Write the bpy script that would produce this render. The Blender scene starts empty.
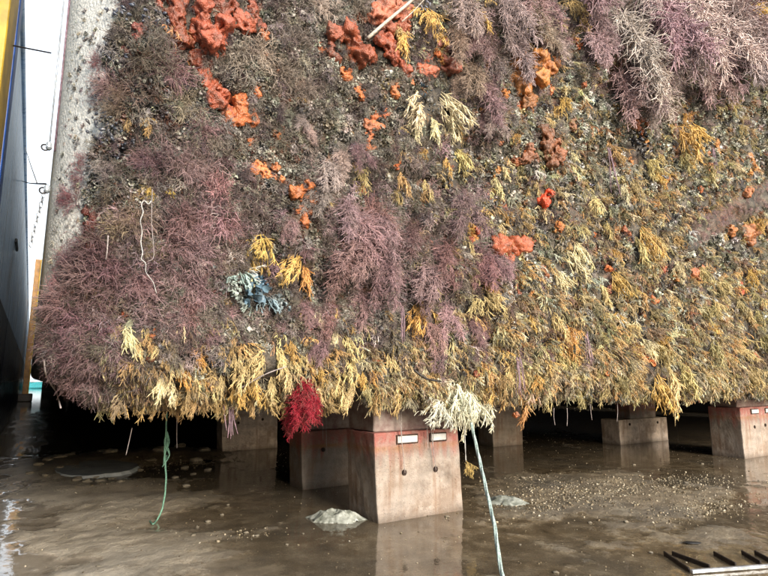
import bpy, bmesh, math, random
import numpy as np
from mathutils import Vector, Matrix, noise, Quaternion
from mathutils.bvhtree import BVHTree

random.seed(7)
RNG = np.random.default_rng(7)
R = math.radians
scene = bpy.context.scene
C = scene.collection

# ------------------------------------------------------------------ camera
F_PX, CAM_H, YAW, PITCH = 555.0, 1.55, R(32.2), R(9.2)
cam_data = bpy.data.cameras.new('camera')
cam_data.sensor_width = 36.0
cam_data.lens = 36.0 * F_PX / 768.0
cam_data.clip_start = 0.05
cam_data.clip_end = 3000
cam = bpy.data.objects.new('camera', cam_data)
C.objects.link(cam)
cam.location = (0, 0, CAM_H)
cam.rotation_euler = (R(90) + PITCH, 0, -YAW)
scene.camera = cam

# ------------------------------------------------------------------ sky, sun, exposure
SUN_ELEV, SUN_AZ = R(20), R(178)          # azimuth clockwise from +Y
world = bpy.data.worlds.new('World')
scene.world = world
world.use_nodes = True
wn = world.node_tree
bg = wn.nodes['Background']
sky = wn.nodes.new('ShaderNodeTexSky')
sky.sky_type = 'NISHITA'
sky.sun_disc = False
sky.sun_elevation = SUN_ELEV
sky.sun_rotation = SUN_AZ
sky.air_density = 1.0
sky.dust_density = 6.0
sky.ozone_density = 1.0
veil = wn.nodes.new('ShaderNodeMix'); veil.data_type = 'RGBA'; veil.inputs[0].default_value = .6
veil.inputs[7].default_value = (4.2, 4.35, 4.5, 1)
wn.links.new(sky.outputs[0], veil.inputs[6])
wn.links.new(veil.outputs[2], bg.inputs[0])
bg.inputs[1].default_value = 0.15
sun_data = bpy.data.lights.new('sun', 'SUN')
sun_data.energy = 1.15
sun_data.angle = R(18)
sun_data.color = (1.0, 0.975, 0.95)
sun = bpy.data.objects.new('sun', sun_data)
C.objects.link(sun)
sd = Vector((math.sin(SUN_AZ) * math.cos(SUN_ELEV), math.cos(SUN_AZ) * math.cos(SUN_ELEV), math.sin(SUN_ELEV)))
sun.rotation_euler = sd.to_track_quat('Z', 'Y').to_euler()
sun.location = sd * 40
vs = scene.view_settings
vs.view_transform = 'Standard'
vs.look = 'None'
vs.gamma = 1.0
vs.exposure = 1.74
vs.use_curve_mapping = False
cy = scene.cycles
cy.max_bounces = 4; cy.diffuse_bounces = 3; cy.glossy_bounces = 2; cy.transmission_bounces = 2; cy.transparent_max_bounces = 4

# ------------------------------------------------------------------ pixel <-> place (768 x 576 photograph)
_fw = Vector((math.sin(YAW) * math.cos(PITCH), math.cos(YAW) * math.cos(PITCH), math.sin(PITCH)))
_rt = Vector((math.cos(YAW), -math.sin(YAW), 0))
_up = _rt.cross(_fw)
EYE = Vector((0, 0, CAM_H))
def ray(px, py): return (_fw + _rt * ((px - 384) / F_PX) - _up * ((py - 288) / F_PX))
def ground(px, py, z=0.0):
    d = ray(px, py); return EYE + d * ((z - CAM_H) / d.z)
def on_y(px, py, y):
    d = ray(px, py); return EYE + d * (y / d.y)
def on_x(px, py, x):
    d = ray(px, py); return EYE + d * (x / d.x)
def to_px(p):
    v = Vector(p) - EYE; z = max(v.dot(_fw), 0.05)
    return 384 + F_PX * v.dot(_rt) / z, 288 - F_PX * v.dot(_up) / z
_fwn, _rtn, _upn = np.array(_fw), np.array(_rt), np.array(_up)
def to_px_n(P):
    v = P - np.array([0, 0, CAM_H]); z = np.maximum(v @ _fwn, .05)
    return 384 + F_PX * (v @ _rtn) / z, 288 - F_PX * (v @ _upn) / z

# ------------------------------------------------------------------ helpers
def lin(c):
    out = []
    for v in c[:3]:
        v = v / 255.0
        out.append(v / 12.92 if v <= 0.04045 else ((v + 0.055) / 1.055) ** 2.4)
    return tuple(out)
def rgba(c): return (*lin(c), 1.0)
def grey_down(c, k, b=1.0):
    m = .35 * c[0] + .5 * c[1] + .15 * c[2]
    return tuple(min(250, (v * (1 - k) + m * k) * b) for v in c)

def tag(o, label=None, cat=None, group=None, kind=None):
    if label: o['label'] = label
    if cat: o['category'] = cat
    if group: o['group'] = group
    if kind: o['kind'] = kind
    return o
def link(name, mesh, parent=None, mat=None):
    o = bpy.data.objects.new(name, mesh)
    C.objects.link(o)
    if mat and mesh and not mesh.materials: mesh.materials.append(mat)
    if parent: o.parent = parent
    return o
def empty(name, loc=(0, 0, 0), rz=0):
    o = bpy.data.objects.new(name, None); C.objects.link(o)
    o.empty_display_size = .1
    o.location = loc; o.rotation_euler = (0, 0, rz)
    return o
def mesh_np(name, V, Fc, smooth=True, tint=None):
    m = bpy.data.meshes.new(name)
    m.from_pydata([tuple(v) for v in V], [], [tuple(f) for f in Fc])
    if smooth: m.polygons.foreach_set('use_smooth', [True] * len(m.polygons))
    if tint is not None:
        a = m.attributes.new('tone', 'FLOAT', 'POINT'); a.data.foreach_set('value', np.asarray(tint, dtype=np.float32))
    m.update()
    return m
def bm_mesh(name, bm, smooth=False):
    m = bpy.data.meshes.new(name); bm.to_mesh(m); bm.free()
    if smooth: m.polygons.foreach_set('use_smooth', [True] * len(m.polygons))
    return m
def box_bm(sx, sy, sz, bev=0.01, c=(0, 0, 0), rough=0, seg=1, cuts=0):
    bm = bmesh.new()
    bmesh.ops.create_cube(bm, size=1)
    for v in bm.verts: v.co = Vector((v.co.x * sx, v.co.y * sy, v.co.z * sz)) + Vector(c)
    if bev: bmesh.ops.bevel(bm, geom=bm.edges[:], offset=bev, segments=seg, affect='EDGES', profile=.6)
    if cuts: bmesh.ops.subdivide_edges(bm, edges=[e for e in bm.edges if e.calc_length() > .15], cuts=cuts, use_grid_fill=True)
    if rough:
        for v in bm.verts:
            n = noise.noise_vector(v.co * 3.1 + Vector(c)) * rough + noise.noise_vector(v.co * 11) * rough * .5
            v.co += n
    return bm

class Tubes:
    def __init__(s): s.V = []; s.F = []; s.T = []; s.n = 0
    def add(s, P, r0, r1, sides=3, tone=0.5, knob=0.0, cap=True, radii=None):
        P = np.asarray(P, float); n = len(P)
        t = np.gradient(P, axis=0); t /= np.linalg.norm(t, axis=1)[:, None] + 1e-9
        ref = np.array([0.31, 0.17, 0.93]) if abs(t[0] @ np.array([0.31, 0.17, 0.93])) < .9 else np.array([1., 0, 0])
        a = np.cross(t, ref); a /= np.linalg.norm(a, axis=1)[:, None] + 1e-9
        b = np.cross(t, a)
        rad = np.linspace(r0, r1, n) if radii is None else np.asarray(radii)
        if knob: rad = rad * (1 + RNG.uniform(-knob, knob, n))
        ang = np.arange(sides) * 2 * math.pi / sides
        ring = a[:, None, :] * np.cos(ang)[None, :, None] + b[:, None, :] * np.sin(ang)[None, :, None]
        V = P[:, None, :] + ring * rad[:, None, None]
        s.V.append(V.reshape(-1, 3)); s.T.append(np.full(n * sides, tone))
        base = s.n
        for i in range(n - 1):
            for k in range(sides):
                k2 = (k + 1) % sides
                s.F.append((base + i * sides + k, base + i * sides + k2, base + (i + 1) * sides + k2, base + (i + 1) * sides + k))
        if cap:
            s.F.append(tuple(base + (n - 1) * sides + k for k in range(sides)))
            s.F.append(tuple(base + k for k in reversed(range(sides))))
        s.n += n * sides
    def mesh(s, name, mat=None, smooth=True):
        m = mesh_np(name, np.concatenate(s.V), s.F, smooth, np.concatenate(s.T))
        if mat: m.materials.append(mat)
        return m
def spline(pts, n=8):
    """Catmull-Rom through pts"""
    P = [np.asarray(p, float) for p in pts]
    P = [2 * P[0] - P[1]] + P + [2 * P[-1] - P[-2]]
    out = []
    for i in range(1, len(P) - 2):
        for k in range(n):
            t = k / n
            a, b, c, d = P[i - 1], P[i], P[i + 1], P[i + 2]
            out.append(.5 * ((2 * b) + (-a + c) * t + (2 * a - 5 * b + 4 * c - d) * t * t + (-a + 3 * b - 3 * c + d) * t ** 3))
    out.append(P[-2])
    return np.array(out)

# ------------------------------------------------------------------ materials
class NT:
    def __init__(s, name):
        s.m = bpy.data.materials.new(name); s.m.use_nodes = True
        s.t = s.m.node_tree; s.b = s.t.nodes['Principled BSDF']; s.out = s.t.nodes['Material Output']
    def n(s, typ, **kw):
        x = s.t.nodes.new(typ)
        for k, v in kw.items():
            if isinstance(v, (int, float, str, bool)) and hasattr(x, k) and k not in x.inputs: setattr(x, k, v)
            else: x.inputs[k].default_value = v
        return x
    def l(s, a, b): s.t.links.new(a, b)
    def pos(s): return s.n('ShaderNodeNewGeometry').outputs['Position']
    def obj(s): return s.n('ShaderNodeTexCoord').outputs['Object']
    def noise(s, vec, scale, detail=4, rough=.6, out='Fac', dist=0.0):
        x = s.n('ShaderNodeTexNoise'); x.inputs['Scale'].default_value = scale; x.inputs['Detail'].default_value = detail
        x.inputs['Roughness'].default_value = rough; x.inputs['Distortion'].default_value = dist
        if vec is not None: s.l(vec, x.inputs['Vector'])
        return x.outputs[out]
    def vor(s, vec, scale, feature='F1', out='Distance'):
        x = s.n('ShaderNodeTexVoronoi'); x.feature = feature; x.inputs['Scale'].default_value = scale
        s.l(vec, x.inputs['Vector']); return x.outputs[out]
    def ramp(s, fac, stops, interp='LINEAR'):
        x = s.n('ShaderNodeValToRGB'); e = x.color_ramp.elements; x.color_ramp.interpolation = interp
        while len(e) < len(stops): e.new(.5)
        for el, (p, c) in zip(e, stops):
            el.position = p; el.color = c if len(c) == 4 else (*c, 1)
        s.l(fac, x.inputs[0]); return x.outputs[0]
    def mix(s, fac, a, b, blend='MIX'):
        x = s.n('ShaderNodeMix'); x.data_type = 'RGBA'; x.blend_type = blend
        for sock, v in ((x.inputs[0], fac), (x.inputs[6], a), (x.inputs[7], b)):
            if isinstance(v, bpy.types.NodeSocket): s.l(v, sock)
            elif isinstance(v, (int, float)): sock.default_value = v
            else: sock.default_value = v if len(v) == 4 else (*v, 1)
        return x.outputs[2]
    def math(s, op, a, b=None, clamp=False):
        x = s.n('ShaderNodeMath'); x.operation = op; x.use_clamp = clamp
        for i, v in enumerate((a, b)):
            if v is None: continue
            if isinstance(v, bpy.types.NodeSocket): s.l(v, x.inputs[i])
            else: x.inputs[i].default_value = v
        return x.outputs[0]
    def maprange(s, v, a, b, c=0., d=1.):
        x = s.n('ShaderNodeMapRange'); s.l(v, x.inputs[0])
        for i, k in enumerate((a, b, c, d)): x.inputs[i + 1].default_value = k
        return x.outputs[0]
    def bump(s, h, strength=.5, dist=.01, normal=None):
        x = s.n('ShaderNodeBump'); x.inputs['Strength'].default_value = strength; x.inputs['Distance'].default_value = dist
        s.l(h, x.inputs['Height'])
        if normal is not None: s.l(normal, x.inputs['Normal'])
        return x.outputs[0]
    def sep(s, vec):
        x = s.n('ShaderNodeSeparateXYZ'); s.l(vec, x.inputs[0]); return x.outputs
    def set(s, **kw):
        for k, v in kw.items():
            k = k.replace('_', ' ')
            if isinstance(v, bpy.types.NodeSocket): s.l(v, s.b.inputs[k])
            else: s.b.inputs[k].default_value = v
        return s.m

def growth_mat(name, instancer, rough=.55, amount=.45, scale=30, trans=0.0, spec=.4, vary=.35):
    """organism surface: hue comes from the object (or from the scattered point), mottled by noise and by strand"""
    k = NT(name); GAIN = .80
    if instancer:
        a = k.n('ShaderNodeAttribute'); a.attribute_type = 'INSTANCER'; a.attribute_name = 'tint'; col = a.outputs['Color']
    else:
        col = k.n('ShaderNodeObjectInfo').outputs['Color']
    p = k.pos()
    nz = k.noise(p, scale, 3, .6)
    t = k.n('ShaderNodeAttribute'); t.attribute_name = 'tone'
    v = k.math('ADD', k.math('MULTIPLY', k.math('SUBTRACT', t.outputs['Fac'], .5), vary * 2), 1.0)
    v2 = k.math('MULTIPLY', k.math('ADD', k.math('MULTIPLY', k.math('SUBTRACT', nz, .5), amount * 2), 1.0), GAIN)
    vv = k.math('MULTIPLY', v, v2)
    sc = k.n('ShaderNodeVectorMath'); sc.operation = 'SCALE'; k.l(col, sc.inputs[0]); k.l(vv, sc.inputs['Scale'])
    # silt settled on it
    silt_or_light = k.math('MULTIPLY', k.maprange(k.noise(p, 7, 4, .65), .48, .72), .5)
    c = k.mix(silt_or_light, sc.outputs[0], rgba((98, 88, 73)))
    k.set(Base_Color=c, Roughness=rough, Specular_IOR_Level=spec)
    if trans: k.set(Subsurface_Weight=0.0)
    return k.m

M = {}
M['weed'] = growth_mat('weed', False, .42, .5, 25)
M['weed_i'] = growth_mat('weed_scatter', True, .42, .5, 25)
M['finger'] = growth_mat('finger', False, .4, .3, 40, vary=.25)
M['finger_i'] = growth_mat('finger_scatter', True, .4, .3, 40, vary=.25)
M['crust_i'] = growth_mat('crust_scatter', True, .42, .75, 45, vary=.3)
M['mussel'] = growth_mat('mussel_shell', False, .25, .5, 20, spec=.6, vary=.2)

def sponge_mat():
    k = NT('sponge')
    col = k.n('ShaderNodeObjectInfo').outputs['Color']
    p = k.pos()
    nz = k.noise(p, 14, 5, .65)
    v = k.maprange(nz, .25, .75, .5, 1.25)
    sc = k.n('ShaderNodeVectorMath'); sc.operation = 'SCALE'; k.l(col, sc.inputs[0]); k.l(v, sc.inputs['Scale'])
    pores = k.vor(p, 75)
    silt_or_light = k.math('MULTIPLY', k.maprange(k.noise(p, 9, 5, .7), .5, .66), .6)
    c = k.mix(silt_or_light, sc.outputs[0], rgba((84, 72, 60)))
    h = k.math('ADD', k.math('MULTIPLY', pores, -.6), k.noise(p, 50, 4))
    k.set(Base_Color=c, Roughness=.38, Specular_IOR_Level=.6, Normal=k.bump(h, .8, .012))
    return k.m
M['sponge'] = sponge_mat()

def hull_mat():
    k = NT('fouled_hull_plate')
    p = k.pos(); x, y, z = k.sep(p)
    a = k.noise(p, 5.5, 8, .68); b = k.noise(p, 22, 6, .65); cc = k.noise(p, 1.3, 4, .6)
    base = k.ramp(a, [(.3, rgba((24, 22, 20))), (.45, rgba((52, 47, 40))), (.55, rgba((78, 71, 60))), (.7, rgba((112, 105, 90)))])
    rust = k.math('MULTIPLY', k.maprange(cc, .5, .68), k.maprange(b, .4, .6))
    base = k.mix(rust, base, rgba((112, 68, 44)))
    pale = k.ramp(b, [(.26, rgba((120, 118, 112))), (.38, rgba((196, 194, 186))), (.6, rgba((216, 214, 206))), (.75, rgba((230, 228, 220)))])
    # the corner strip that carries only a crust of barnacles
    edge = k.math('ADD', k.math('ADD', .33, k.math('MULTIPLY', k.math('SUBTRACT', cc, .5), .22)), k.math('MULTIPLY', k.math('SUBTRACT', z, 3.0), .045))
    strip = k.maprange(k.math('SUBTRACT', edge, x), -.14, .08)
    col = k.mix(strip, base, pale)
    h = k.math('ADD', k.math('MULTIPLY', b, 1.0), k.math('MULTIPLY', k.vor(p, 38), -.5))
    k.set(Base_Color=col, Roughness=.65, Normal=k.bump(h, .8, .018))
    return k.m
M['hull'] = hull_mat()

def concrete_mat(name, tone=1.0, red=True, hgt=.95):
    k = NT(name)
    p = k.obj(); x, y, z = k.sep(p)
    n1 = k.noise(p, 2.2, 6, .65); n2 = k.noise(p, 28, 5, .7)
    mp = k.n('ShaderNodeMapping'); k.l(p, mp.inputs[0]); mp.inputs['Scale'].default_value = (11, 11, 1.1)
    drip = k.noise(mp.outputs[0], 1, 4, .6)
    q = tuple(min(255, v * tone) for v in (160, 149, 138))
    c = k.ramp(n1, [(.3, rgba(tuple(v * .72 for v in q))), (.5, rgba(q)), (.72, rgba(tuple(min(255, v * 1.12) for v in q)))])
    c = k.mix(k.maprange(n2, .62, .75), c, rgba((86, 78, 72)))
    c = k.mix(k.math('MULTIPLY', k.math('MULTIPLY', k.maprange(drip, .5, .68), k.maprange(n1, .35, .6)), .7), c, rgba((124, 92, 66)))
    c = k.mix(k.math('MULTIPLY', k.maprange(k.noise(p, 5, 6, .75), .5, .66), .5), c, rgba((112, 98, 88)))
    if red:
        top = k.maprange(k.math('ADD', z, k.math('MULTIPLY', k.math('SUBTRACT', drip, .5), .75)), hgt * .66, hgt * .93)
        top = k.math('MULTIPLY', top, k.maprange(k.noise(p, 9, 5, .7), .28, .55, .3, .85))
        c = k.mix(top, c, rgba((150, 78, 70)))
        band = k.math('MULTIPLY', k.maprange(z, hgt * .74, hgt * .8), k.maprange(z, hgt * .86, hgt * .82))
        c = k.mix(k.math('MULTIPLY', band, k.maprange(n1, .35, .6)), c, rgba((140, 100, 60)))
    wet = k.maprange(k.math('ADD', z, k.math('MULTIPLY', n1, .12)), .16, .06)
    c = k.mix(k.math('MULTIPLY', wet, .65), c, rgba((70, 58, 46)))
    h = k.math('ADD', n2, k.math('MULTIPLY', n1, .8))
    pit = k.maprange(k.vor(p, 30), .0, .22)
    c = k.mix(k.math('MULTIPLY', k.math('SUBTRACT', 1.0, pit), k.maprange(k.noise(p, 4, 3), .5, .65)), c, rgba((78, 66, 56)))
    c = k.mix(k.math('MULTIPLY', k.maprange(k.noise(p, 1.7, 7, .75), .48, .6), .55), c, rgba((112, 90, 70)))
    k.set(Base_Color=c, Roughness=.68, Normal=k.bump(k.math('ADD', h, k.math('MULTIPLY', pit, .6)), .7, .02))
    return k.m
M['concrete'] = concrete_mat('block_concrete')
M['concrete_plain'] = concrete_mat('block_concrete_plain', .95, False)
M['concrete_rust'] = concrete_mat('block_concrete_rust', .86, True, .72)
M['concrete_pale'] = concrete_mat('block_concrete_pale', 1.3, False)  # lighter copy of the concrete, standing in for light under the hull

def simple(name, c, rough=.6, metal=0., scale=20, amp=.35, bump=.3, c2=None):
    k = NT(name); p = k.obj()
    n = k.noise(p, scale, 5, .65)
    c2 = c2 or tuple(v * (1 - amp) for v in c)
    k.set(Base_Color=k.ramp(n, [(.35, rgba(c2)), (.65, rgba(c))]), Roughness=rough, Metallic=metal, Normal=k.bump(n, bump, .008))
    return k.m
M['cap'] = simple('timber_cap', (150, 138, 130), .75, 0, 8, .4, .5, (112, 84, 80))
M['plate'] = simple('white_plate', (214, 214, 212), .5, 0, 12, .15)
M['slot'] = simple('rust_slot', (74, 50, 36), .8, 0, 40, .5)
M['hole'] = simple('rust_hole', (58, 38, 28), .85, 0, 60, .6)
M['yellow'] = simple('yellow_paint', (206, 172, 52), .45, 0, 3, .25, .15)
M['amber'] = simple('amber_paint', (170, 122, 56), .5, 0, 3, .3, .15)
M['bluep'] = simple('blue_paint', (38, 84, 168), .4, 0, 3, .3, .1)
M['steel'] = simple('dark_steel', (70, 66, 64), .5, .6, 20, .4)
M['galv'] = simple('galvanised_steel', (196, 200, 204), .35, .7, 15, .3)
M['barm'] = simple('rusty_bar', (58, 48, 42), .55, .3, 30, .5)
M['greyp'] = simple('grey_weathered_steel', (186, 194, 200), .3, .2, 5, .3, .2)
M['rope_g'] = simple('green_rope', (126, 176, 152), .8, 0, 90, .4, .6)
M['rope_b'] = simple('pale_blue_rope', (178, 194, 188), .75, 0, 40, .35, .6, (112, 132, 126))
M['cord'] = simple('white_cord', (200, 200, 196), .7, 0, 60, .25)
M['thread'] = simple('slime_thread', (178, 166, 162), .5, 0, 40, .3)
M['lilac'] = simple('lilac_strand', (150, 122, 132), .6, 0, 30, .45, .5)
M['stick'] = simple('bleached_stick', (196, 184, 168), .7, 0, 40, .3)
M['turq'] = simple('turquoise_paint', (70, 176, 186), .4, 0, 6, .2)
M['whitep'] = simple('white_paint', (232, 234, 236), .4, 0, 6, .1)
M['shell'] = simple('bleached_shell', (206, 198, 180), .55, 0, 35, .35, .3)
M['sheet'] = simple('pale_sheet', (164, 168, 160), .3, 0, 9, .35, .4, (92, 96, 86))
M['stone'] = simple('mud_clod', (156, 146, 126), .75, 0, 16, .45, .8)
M['silt_or_light'] = simple('puddle_sheen', (196, 204, 208), .12, 0, 3, .15, .05)  # pale colour stands in for sky light reflected off the puddle
M['under_dark'] = simple('under_hull_dark', (30, 28, 26), .95, 0, 20, .3)  # near-black without gloss, painting in the dark under the hull
M['under_dark'].node_tree.nodes['Principled BSDF'].inputs['Specular IOR Level'].default_value = 0
M['black'] = simple('black_rubber', (22, 22, 24), .5, 0, 20, .3)

def wall_mat(name='dock_wall_paint', cols=((22, 30, 46), (34, 58, 100), (52, 92, 150))):
    k = NT(name)
    p = k.pos()
    mp = k.n('ShaderNodeMapping'); k.l(p, mp.inputs[0]); mp.inputs['Scale'].default_value = (1, 2.6, .16)
    n = k.noise(mp.outputs[0], 2.2, 7, .7)
    mp2 = k.n('ShaderNodeMapping'); k.l(p, mp2.inputs[0]); mp2.inputs['Scale'].default_value = (1, .5, .5)
    n2 = k.noise(mp2.outputs[0], 1.0, 4, .6)
    c = k.ramp(n, [(.32, rgba(cols[0])), (.5, rgba(cols[1])), (.68, rgba(cols[2]))])
    c = k.mix(k.math('MULTIPLY', k.maprange(n2, .5, .7), .6), c, rgba((40, 44, 52)))
    k.set(Base_Color=c, Roughness=k.maprange(n, .3, .7, .2, .42), Specular_IOR_Level=.6, Normal=k.bump(n, .5, .03))
    return k.m
M['wall'] = wall_mat(cols=((16, 18, 24), (24, 32, 48), (38, 56, 86)))
M['wall_up'] = wall_mat('dock_wall_painted_glare', ((120, 160, 208), (176, 206, 236), (228, 238, 248)))  # pale blue-white stands in for sky glare on the upper wall

def floor_mat():
    k = NT('wet_dock_floor')
    p = k.pos(); x, y, z = k.sep(p)
    big = k.noise(p, .55, 5, .6); mid = k.noise(p, 3.4, 7, .68); fine = k.noise(p, 26, 6, .7)
    c = k.ramp(mid, [(.28, rgba((76, 66, 50))), (.48, rgba((116, 102, 80))), (.62, rgba((146, 132, 108))), (.78, rgba((178, 168, 146)))])
    c = k.mix(k.maprange(big, .42, .62), c, k.mix(.5, c, rgba((92, 90, 84))))
    grit = k.maprange(k.noise(p, 60, 3, .7), .62, .72)
    c = k.mix(k.math('MULTIPLY', grit, .55), c, rgba((182, 172, 150)))
    # pale mud on the near left, lightened to stand in for light there
    silt_or_light = k.math('MULTIPLY', k.math('MULTIPLY', k.maprange(x, 2.0, .3), k.maprange(y, 13, 9)), k.maprange(k.noise(p, 1.6, 6, .7), .3, .55))
    c = k.mix(k.math('MULTIPLY', silt_or_light, .9), c, rgba((212, 202, 184)))
    speck = k.maprange(k.noise(p, 130, 2, .6), .64, .7)
    c = k.mix(k.math('MULTIPLY', speck, .5), c, rgba((206, 198, 178)))
    # water lies where the mud is lowest
    dry = k.maprange(k.math('ADD', z, k.math('MULTIPLY', k.math('SUBTRACT', k.noise(p, 14, 7, .78), .52), .03)), .001, .011)
    c = k.mix(dry, k.mix(1.0, c, (.6, .58, .56, 1), 'MULTIPLY'), c)
    rough = k.math('ADD', k.math('MULTIPLY', dry, .38), k.maprange(fine, .3, .8, .02, .07), True)
    film = k.bump(k.noise(p, 6, 4, .55), .10, .02)
    h = k.math('ADD', k.math('ADD', fine, k.math('MULTIPLY', mid, .6)), k.math('MULTIPLY', k.noise(p, 75, 4, .7), .5))
    mud = k.bump(h, 1.0, .035)
    nm = k.n('ShaderNodeMix'); nm.data_type = 'VECTOR'
    k.l(dry, nm.inputs[0]); k.l(film, nm.inputs[4]); k.l(mud, nm.inputs[5])
    k.set(Base_Color=c, Roughness=rough, Normal=nm.outputs[1], Specular_IOR_Level=.6)
    return k.m
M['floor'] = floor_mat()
def water_mat():
    k = NT('harbour_water'); p = k.pos()
    k.set(Base_Color=rgba((84, 92, 96)), Roughness=.25, Normal=k.bump(k.noise(p, .8, 4), .4, .2))
    return k.m
M['water'] = water_mat()

# ================================================================== THE SETTING
WALL_X = -0.55
# ---- dock floor: fine near the camera, mud banks where the photograph shows them, flat pools between
banks = [  # px, py, radius along x (m), radius along y (m), height (m)
    (150, 455, 1.2, 1.0, .10), (110, 487, .9, .35, .05), (560, 490, 1.4, .5, .05), (640, 500, 1.5, .5, .05),
    (545, 512, .8, .25, .03), (600, 478, 1.2, .5, .05), (690, 512, 1.2, .3, .03), (520, 478, .8, .4, .04), (170, 560, .55, .4, .03),
    (90, 545, .5, .5, .03), (620, 545, .6, .3, .02), (720, 535, .8, .25, .025), (560, 410, 5, 1.2, .08), (460, 405, 3, 2, .08), (200, 500, .4, .4, .03),
    (260, 530, .3, .15, .015), (230, 555, .25, .15, .015), (300, 520, .3, .1, .012), (42, 408, 1.0, 9, .06), (30, 425, .5, 6, .05), (110, 520, .5, .5, .04), (140, 540, .5, .4, .03), (60, 470, .8, 1.6, .06), (110, 500, .9, .7, .05), (150, 500, .6, .6, .035), (200, 540, .5, .3, .025), (90, 575, .7, .4, .03)]
bank_w = [(ground(a, b), rx, ry, hh) for a, b, rx, ry, hh in banks]
def floor_z(x, y):
    v = Vector((x, y, 0))
    n = noise.noise(v * .8) * .022 + noise.noise(v * 2.7 + Vector((9, 0, 0))) * .018 + noise.noise(v * 7) * .014 + noise.noise(v * 15) * .010 - .014
    for g, rx, ry, hh in bank_w:
        e = ((x - g.x) / rx) ** 2 + ((y - g.y) / ry) ** 2
        if e < 6: n += hh * math.exp(-e)
    return max(0.0, n) * (1.0 if y < 14 else max(.2, 1 - (y - 14) * .1))
xs = np.concatenate([[-400, -60, -8, -2, -1], np.arange(-.8, 7, .035), np.arange(7, 17, .09), [17.5, 19, 22, 26, 40, 120, 500]])
ys = np.concatenate([[-400, -80, -12, -3, 0], np.arange(1.2, 8, .04), np.arange(8, 14, .1), np.arange(14, 30, .6), [34, 40, 50, 60, 75, 90]])
V = []
for yv in ys:
    for xv in xs:
        V.append((xv, yv, floor_z(xv, yv) if (-.8 <= xv <= 17 and 1.1 <= yv <= 30) else 0.0))
nx = len(xs)
Fc = [(j * nx + i, j * nx + i + 1, (j + 1) * nx + i + 1, (j + 1) * nx + i) for j in range(len(ys) - 1) for i in range(nx - 1)]
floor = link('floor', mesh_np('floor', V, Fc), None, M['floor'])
tag(floor, kind='structure', label='wet muddy concrete floor of the dry dock')
bm = bmesh.new()
for co in ((-900, 90.0, -.6), (900, 90.0, -.6), (900, 2400, -.6), (-900, 2400, -.6)): bm.verts.new(co)
bm.faces.new(bm.verts)
tag(link('water', bm_mesh('water', bm), None, M['water']), kind='structure', label='bright harbour water beyond the open end of the dock')
bm = box_bm(1800, .6, .7, 0, (0, 90.3, -.36))
tag(link('floor_edge', bm_mesh('floor_edge', bm), None, M['concrete_plain']), kind='structure', label='concrete edge of the dock floor above the water')

sill = link('sill_wall', bm_mesh('sill_wall', box_bm(24.2, .8, 2.2, .03, (13.4, 79, 1.1))), None, M['under_dark'])  # added wall that stops light coming through under the hull
tag(sill, 'added dark wall shutting out light at the far end under the hull', 'wall', kind='thing')
# ---- dock wall on the left: steel plates one by one
wall = empty('dock_wall', (WALL_X - .2, 10, 0)); tag(wall, 'tall dark blue steel dock wall running along the left', 'wall', kind='thing')
bm = box_bm(.3, 76, 6.5, 0, (-.06, 22, 3.25))
link('backing', bm_mesh('wall_backing', bm), wall, M['steel'])
pm = {}
for row, (z0, z1) in enumerate(((.02, 1.42), (1.43, 2.9), (2.91, 6.58))):
    y = -26.0 + row * 1.3
    while y < 60:
        w = 6.0
        if row not in pm: pm[row] = bm_mesh('wall_plate', box_bm(.06, w - .012, z1 - z0, .006, (0, 0, (z1 - z0) / 2)))
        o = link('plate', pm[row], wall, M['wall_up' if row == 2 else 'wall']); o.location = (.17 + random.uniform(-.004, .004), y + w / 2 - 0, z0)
        y += w
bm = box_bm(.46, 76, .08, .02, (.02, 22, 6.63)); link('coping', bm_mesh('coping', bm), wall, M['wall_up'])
g = on_x(15, 245, WALL_X)
o = link('slot', bm_mesh('slot', box_bm(.05, 1.1, .1, .02)), wall, M['black']); o.location = (g.x - wall.location.x + .03, g.y - 10, g.z)

rw = empty('dock_wall', (25.6, 10, 0)); tag(rw, 'opposite dock wall in the dark beyond the far side of the hull', 'wall', kind='thing')
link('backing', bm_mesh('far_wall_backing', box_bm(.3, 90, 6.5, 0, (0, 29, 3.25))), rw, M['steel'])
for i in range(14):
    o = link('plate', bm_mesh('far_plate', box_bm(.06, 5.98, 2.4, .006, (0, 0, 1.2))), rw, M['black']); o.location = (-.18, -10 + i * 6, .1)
col = empty('wall_column', (WALL_X, 6.6, 0)); tag(col, 'yellow steel column with blue edge at the upper left, on the dock wall', 'column')
link('post', bm_mesh('post', box_bm(.10, 1.0, 6.9, .01, (.035, -.1, 3.46))), col, M['yellow'])
link('edge_strip', bm_mesh('edge_strip', box_bm(.13, .42, 6.9, .01, (.035, .62, 3.46))), col, M['bluep'])

ft = empty('far_column', (-.2, 45, 0)); tag(ft, 'tall narrow amber yellow tower standing past the dock wall end', 'column')
link('shaft', bm_mesh('shaft', box_bm(.32, 1.4, 9.6, .03, (0, 0, 4.8))), ft, M['amber'])
link('edge_trim', bm_mesh('edge_trim', box_bm(.06, 1.5, 9.6, .02, (.18, 0, 4.82))), ft, M['yellow'])
link('foot', bm_mesh('foot', box_bm(.9, 1.8, .5, .05, (0, 0, .25))), ft, M['steel'])
link('lamp_box', bm_mesh('lamp_box', box_bm(.2, .3, .4, .04, (.26, -.7, 2.6))), ft, M['whitep'])

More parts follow.
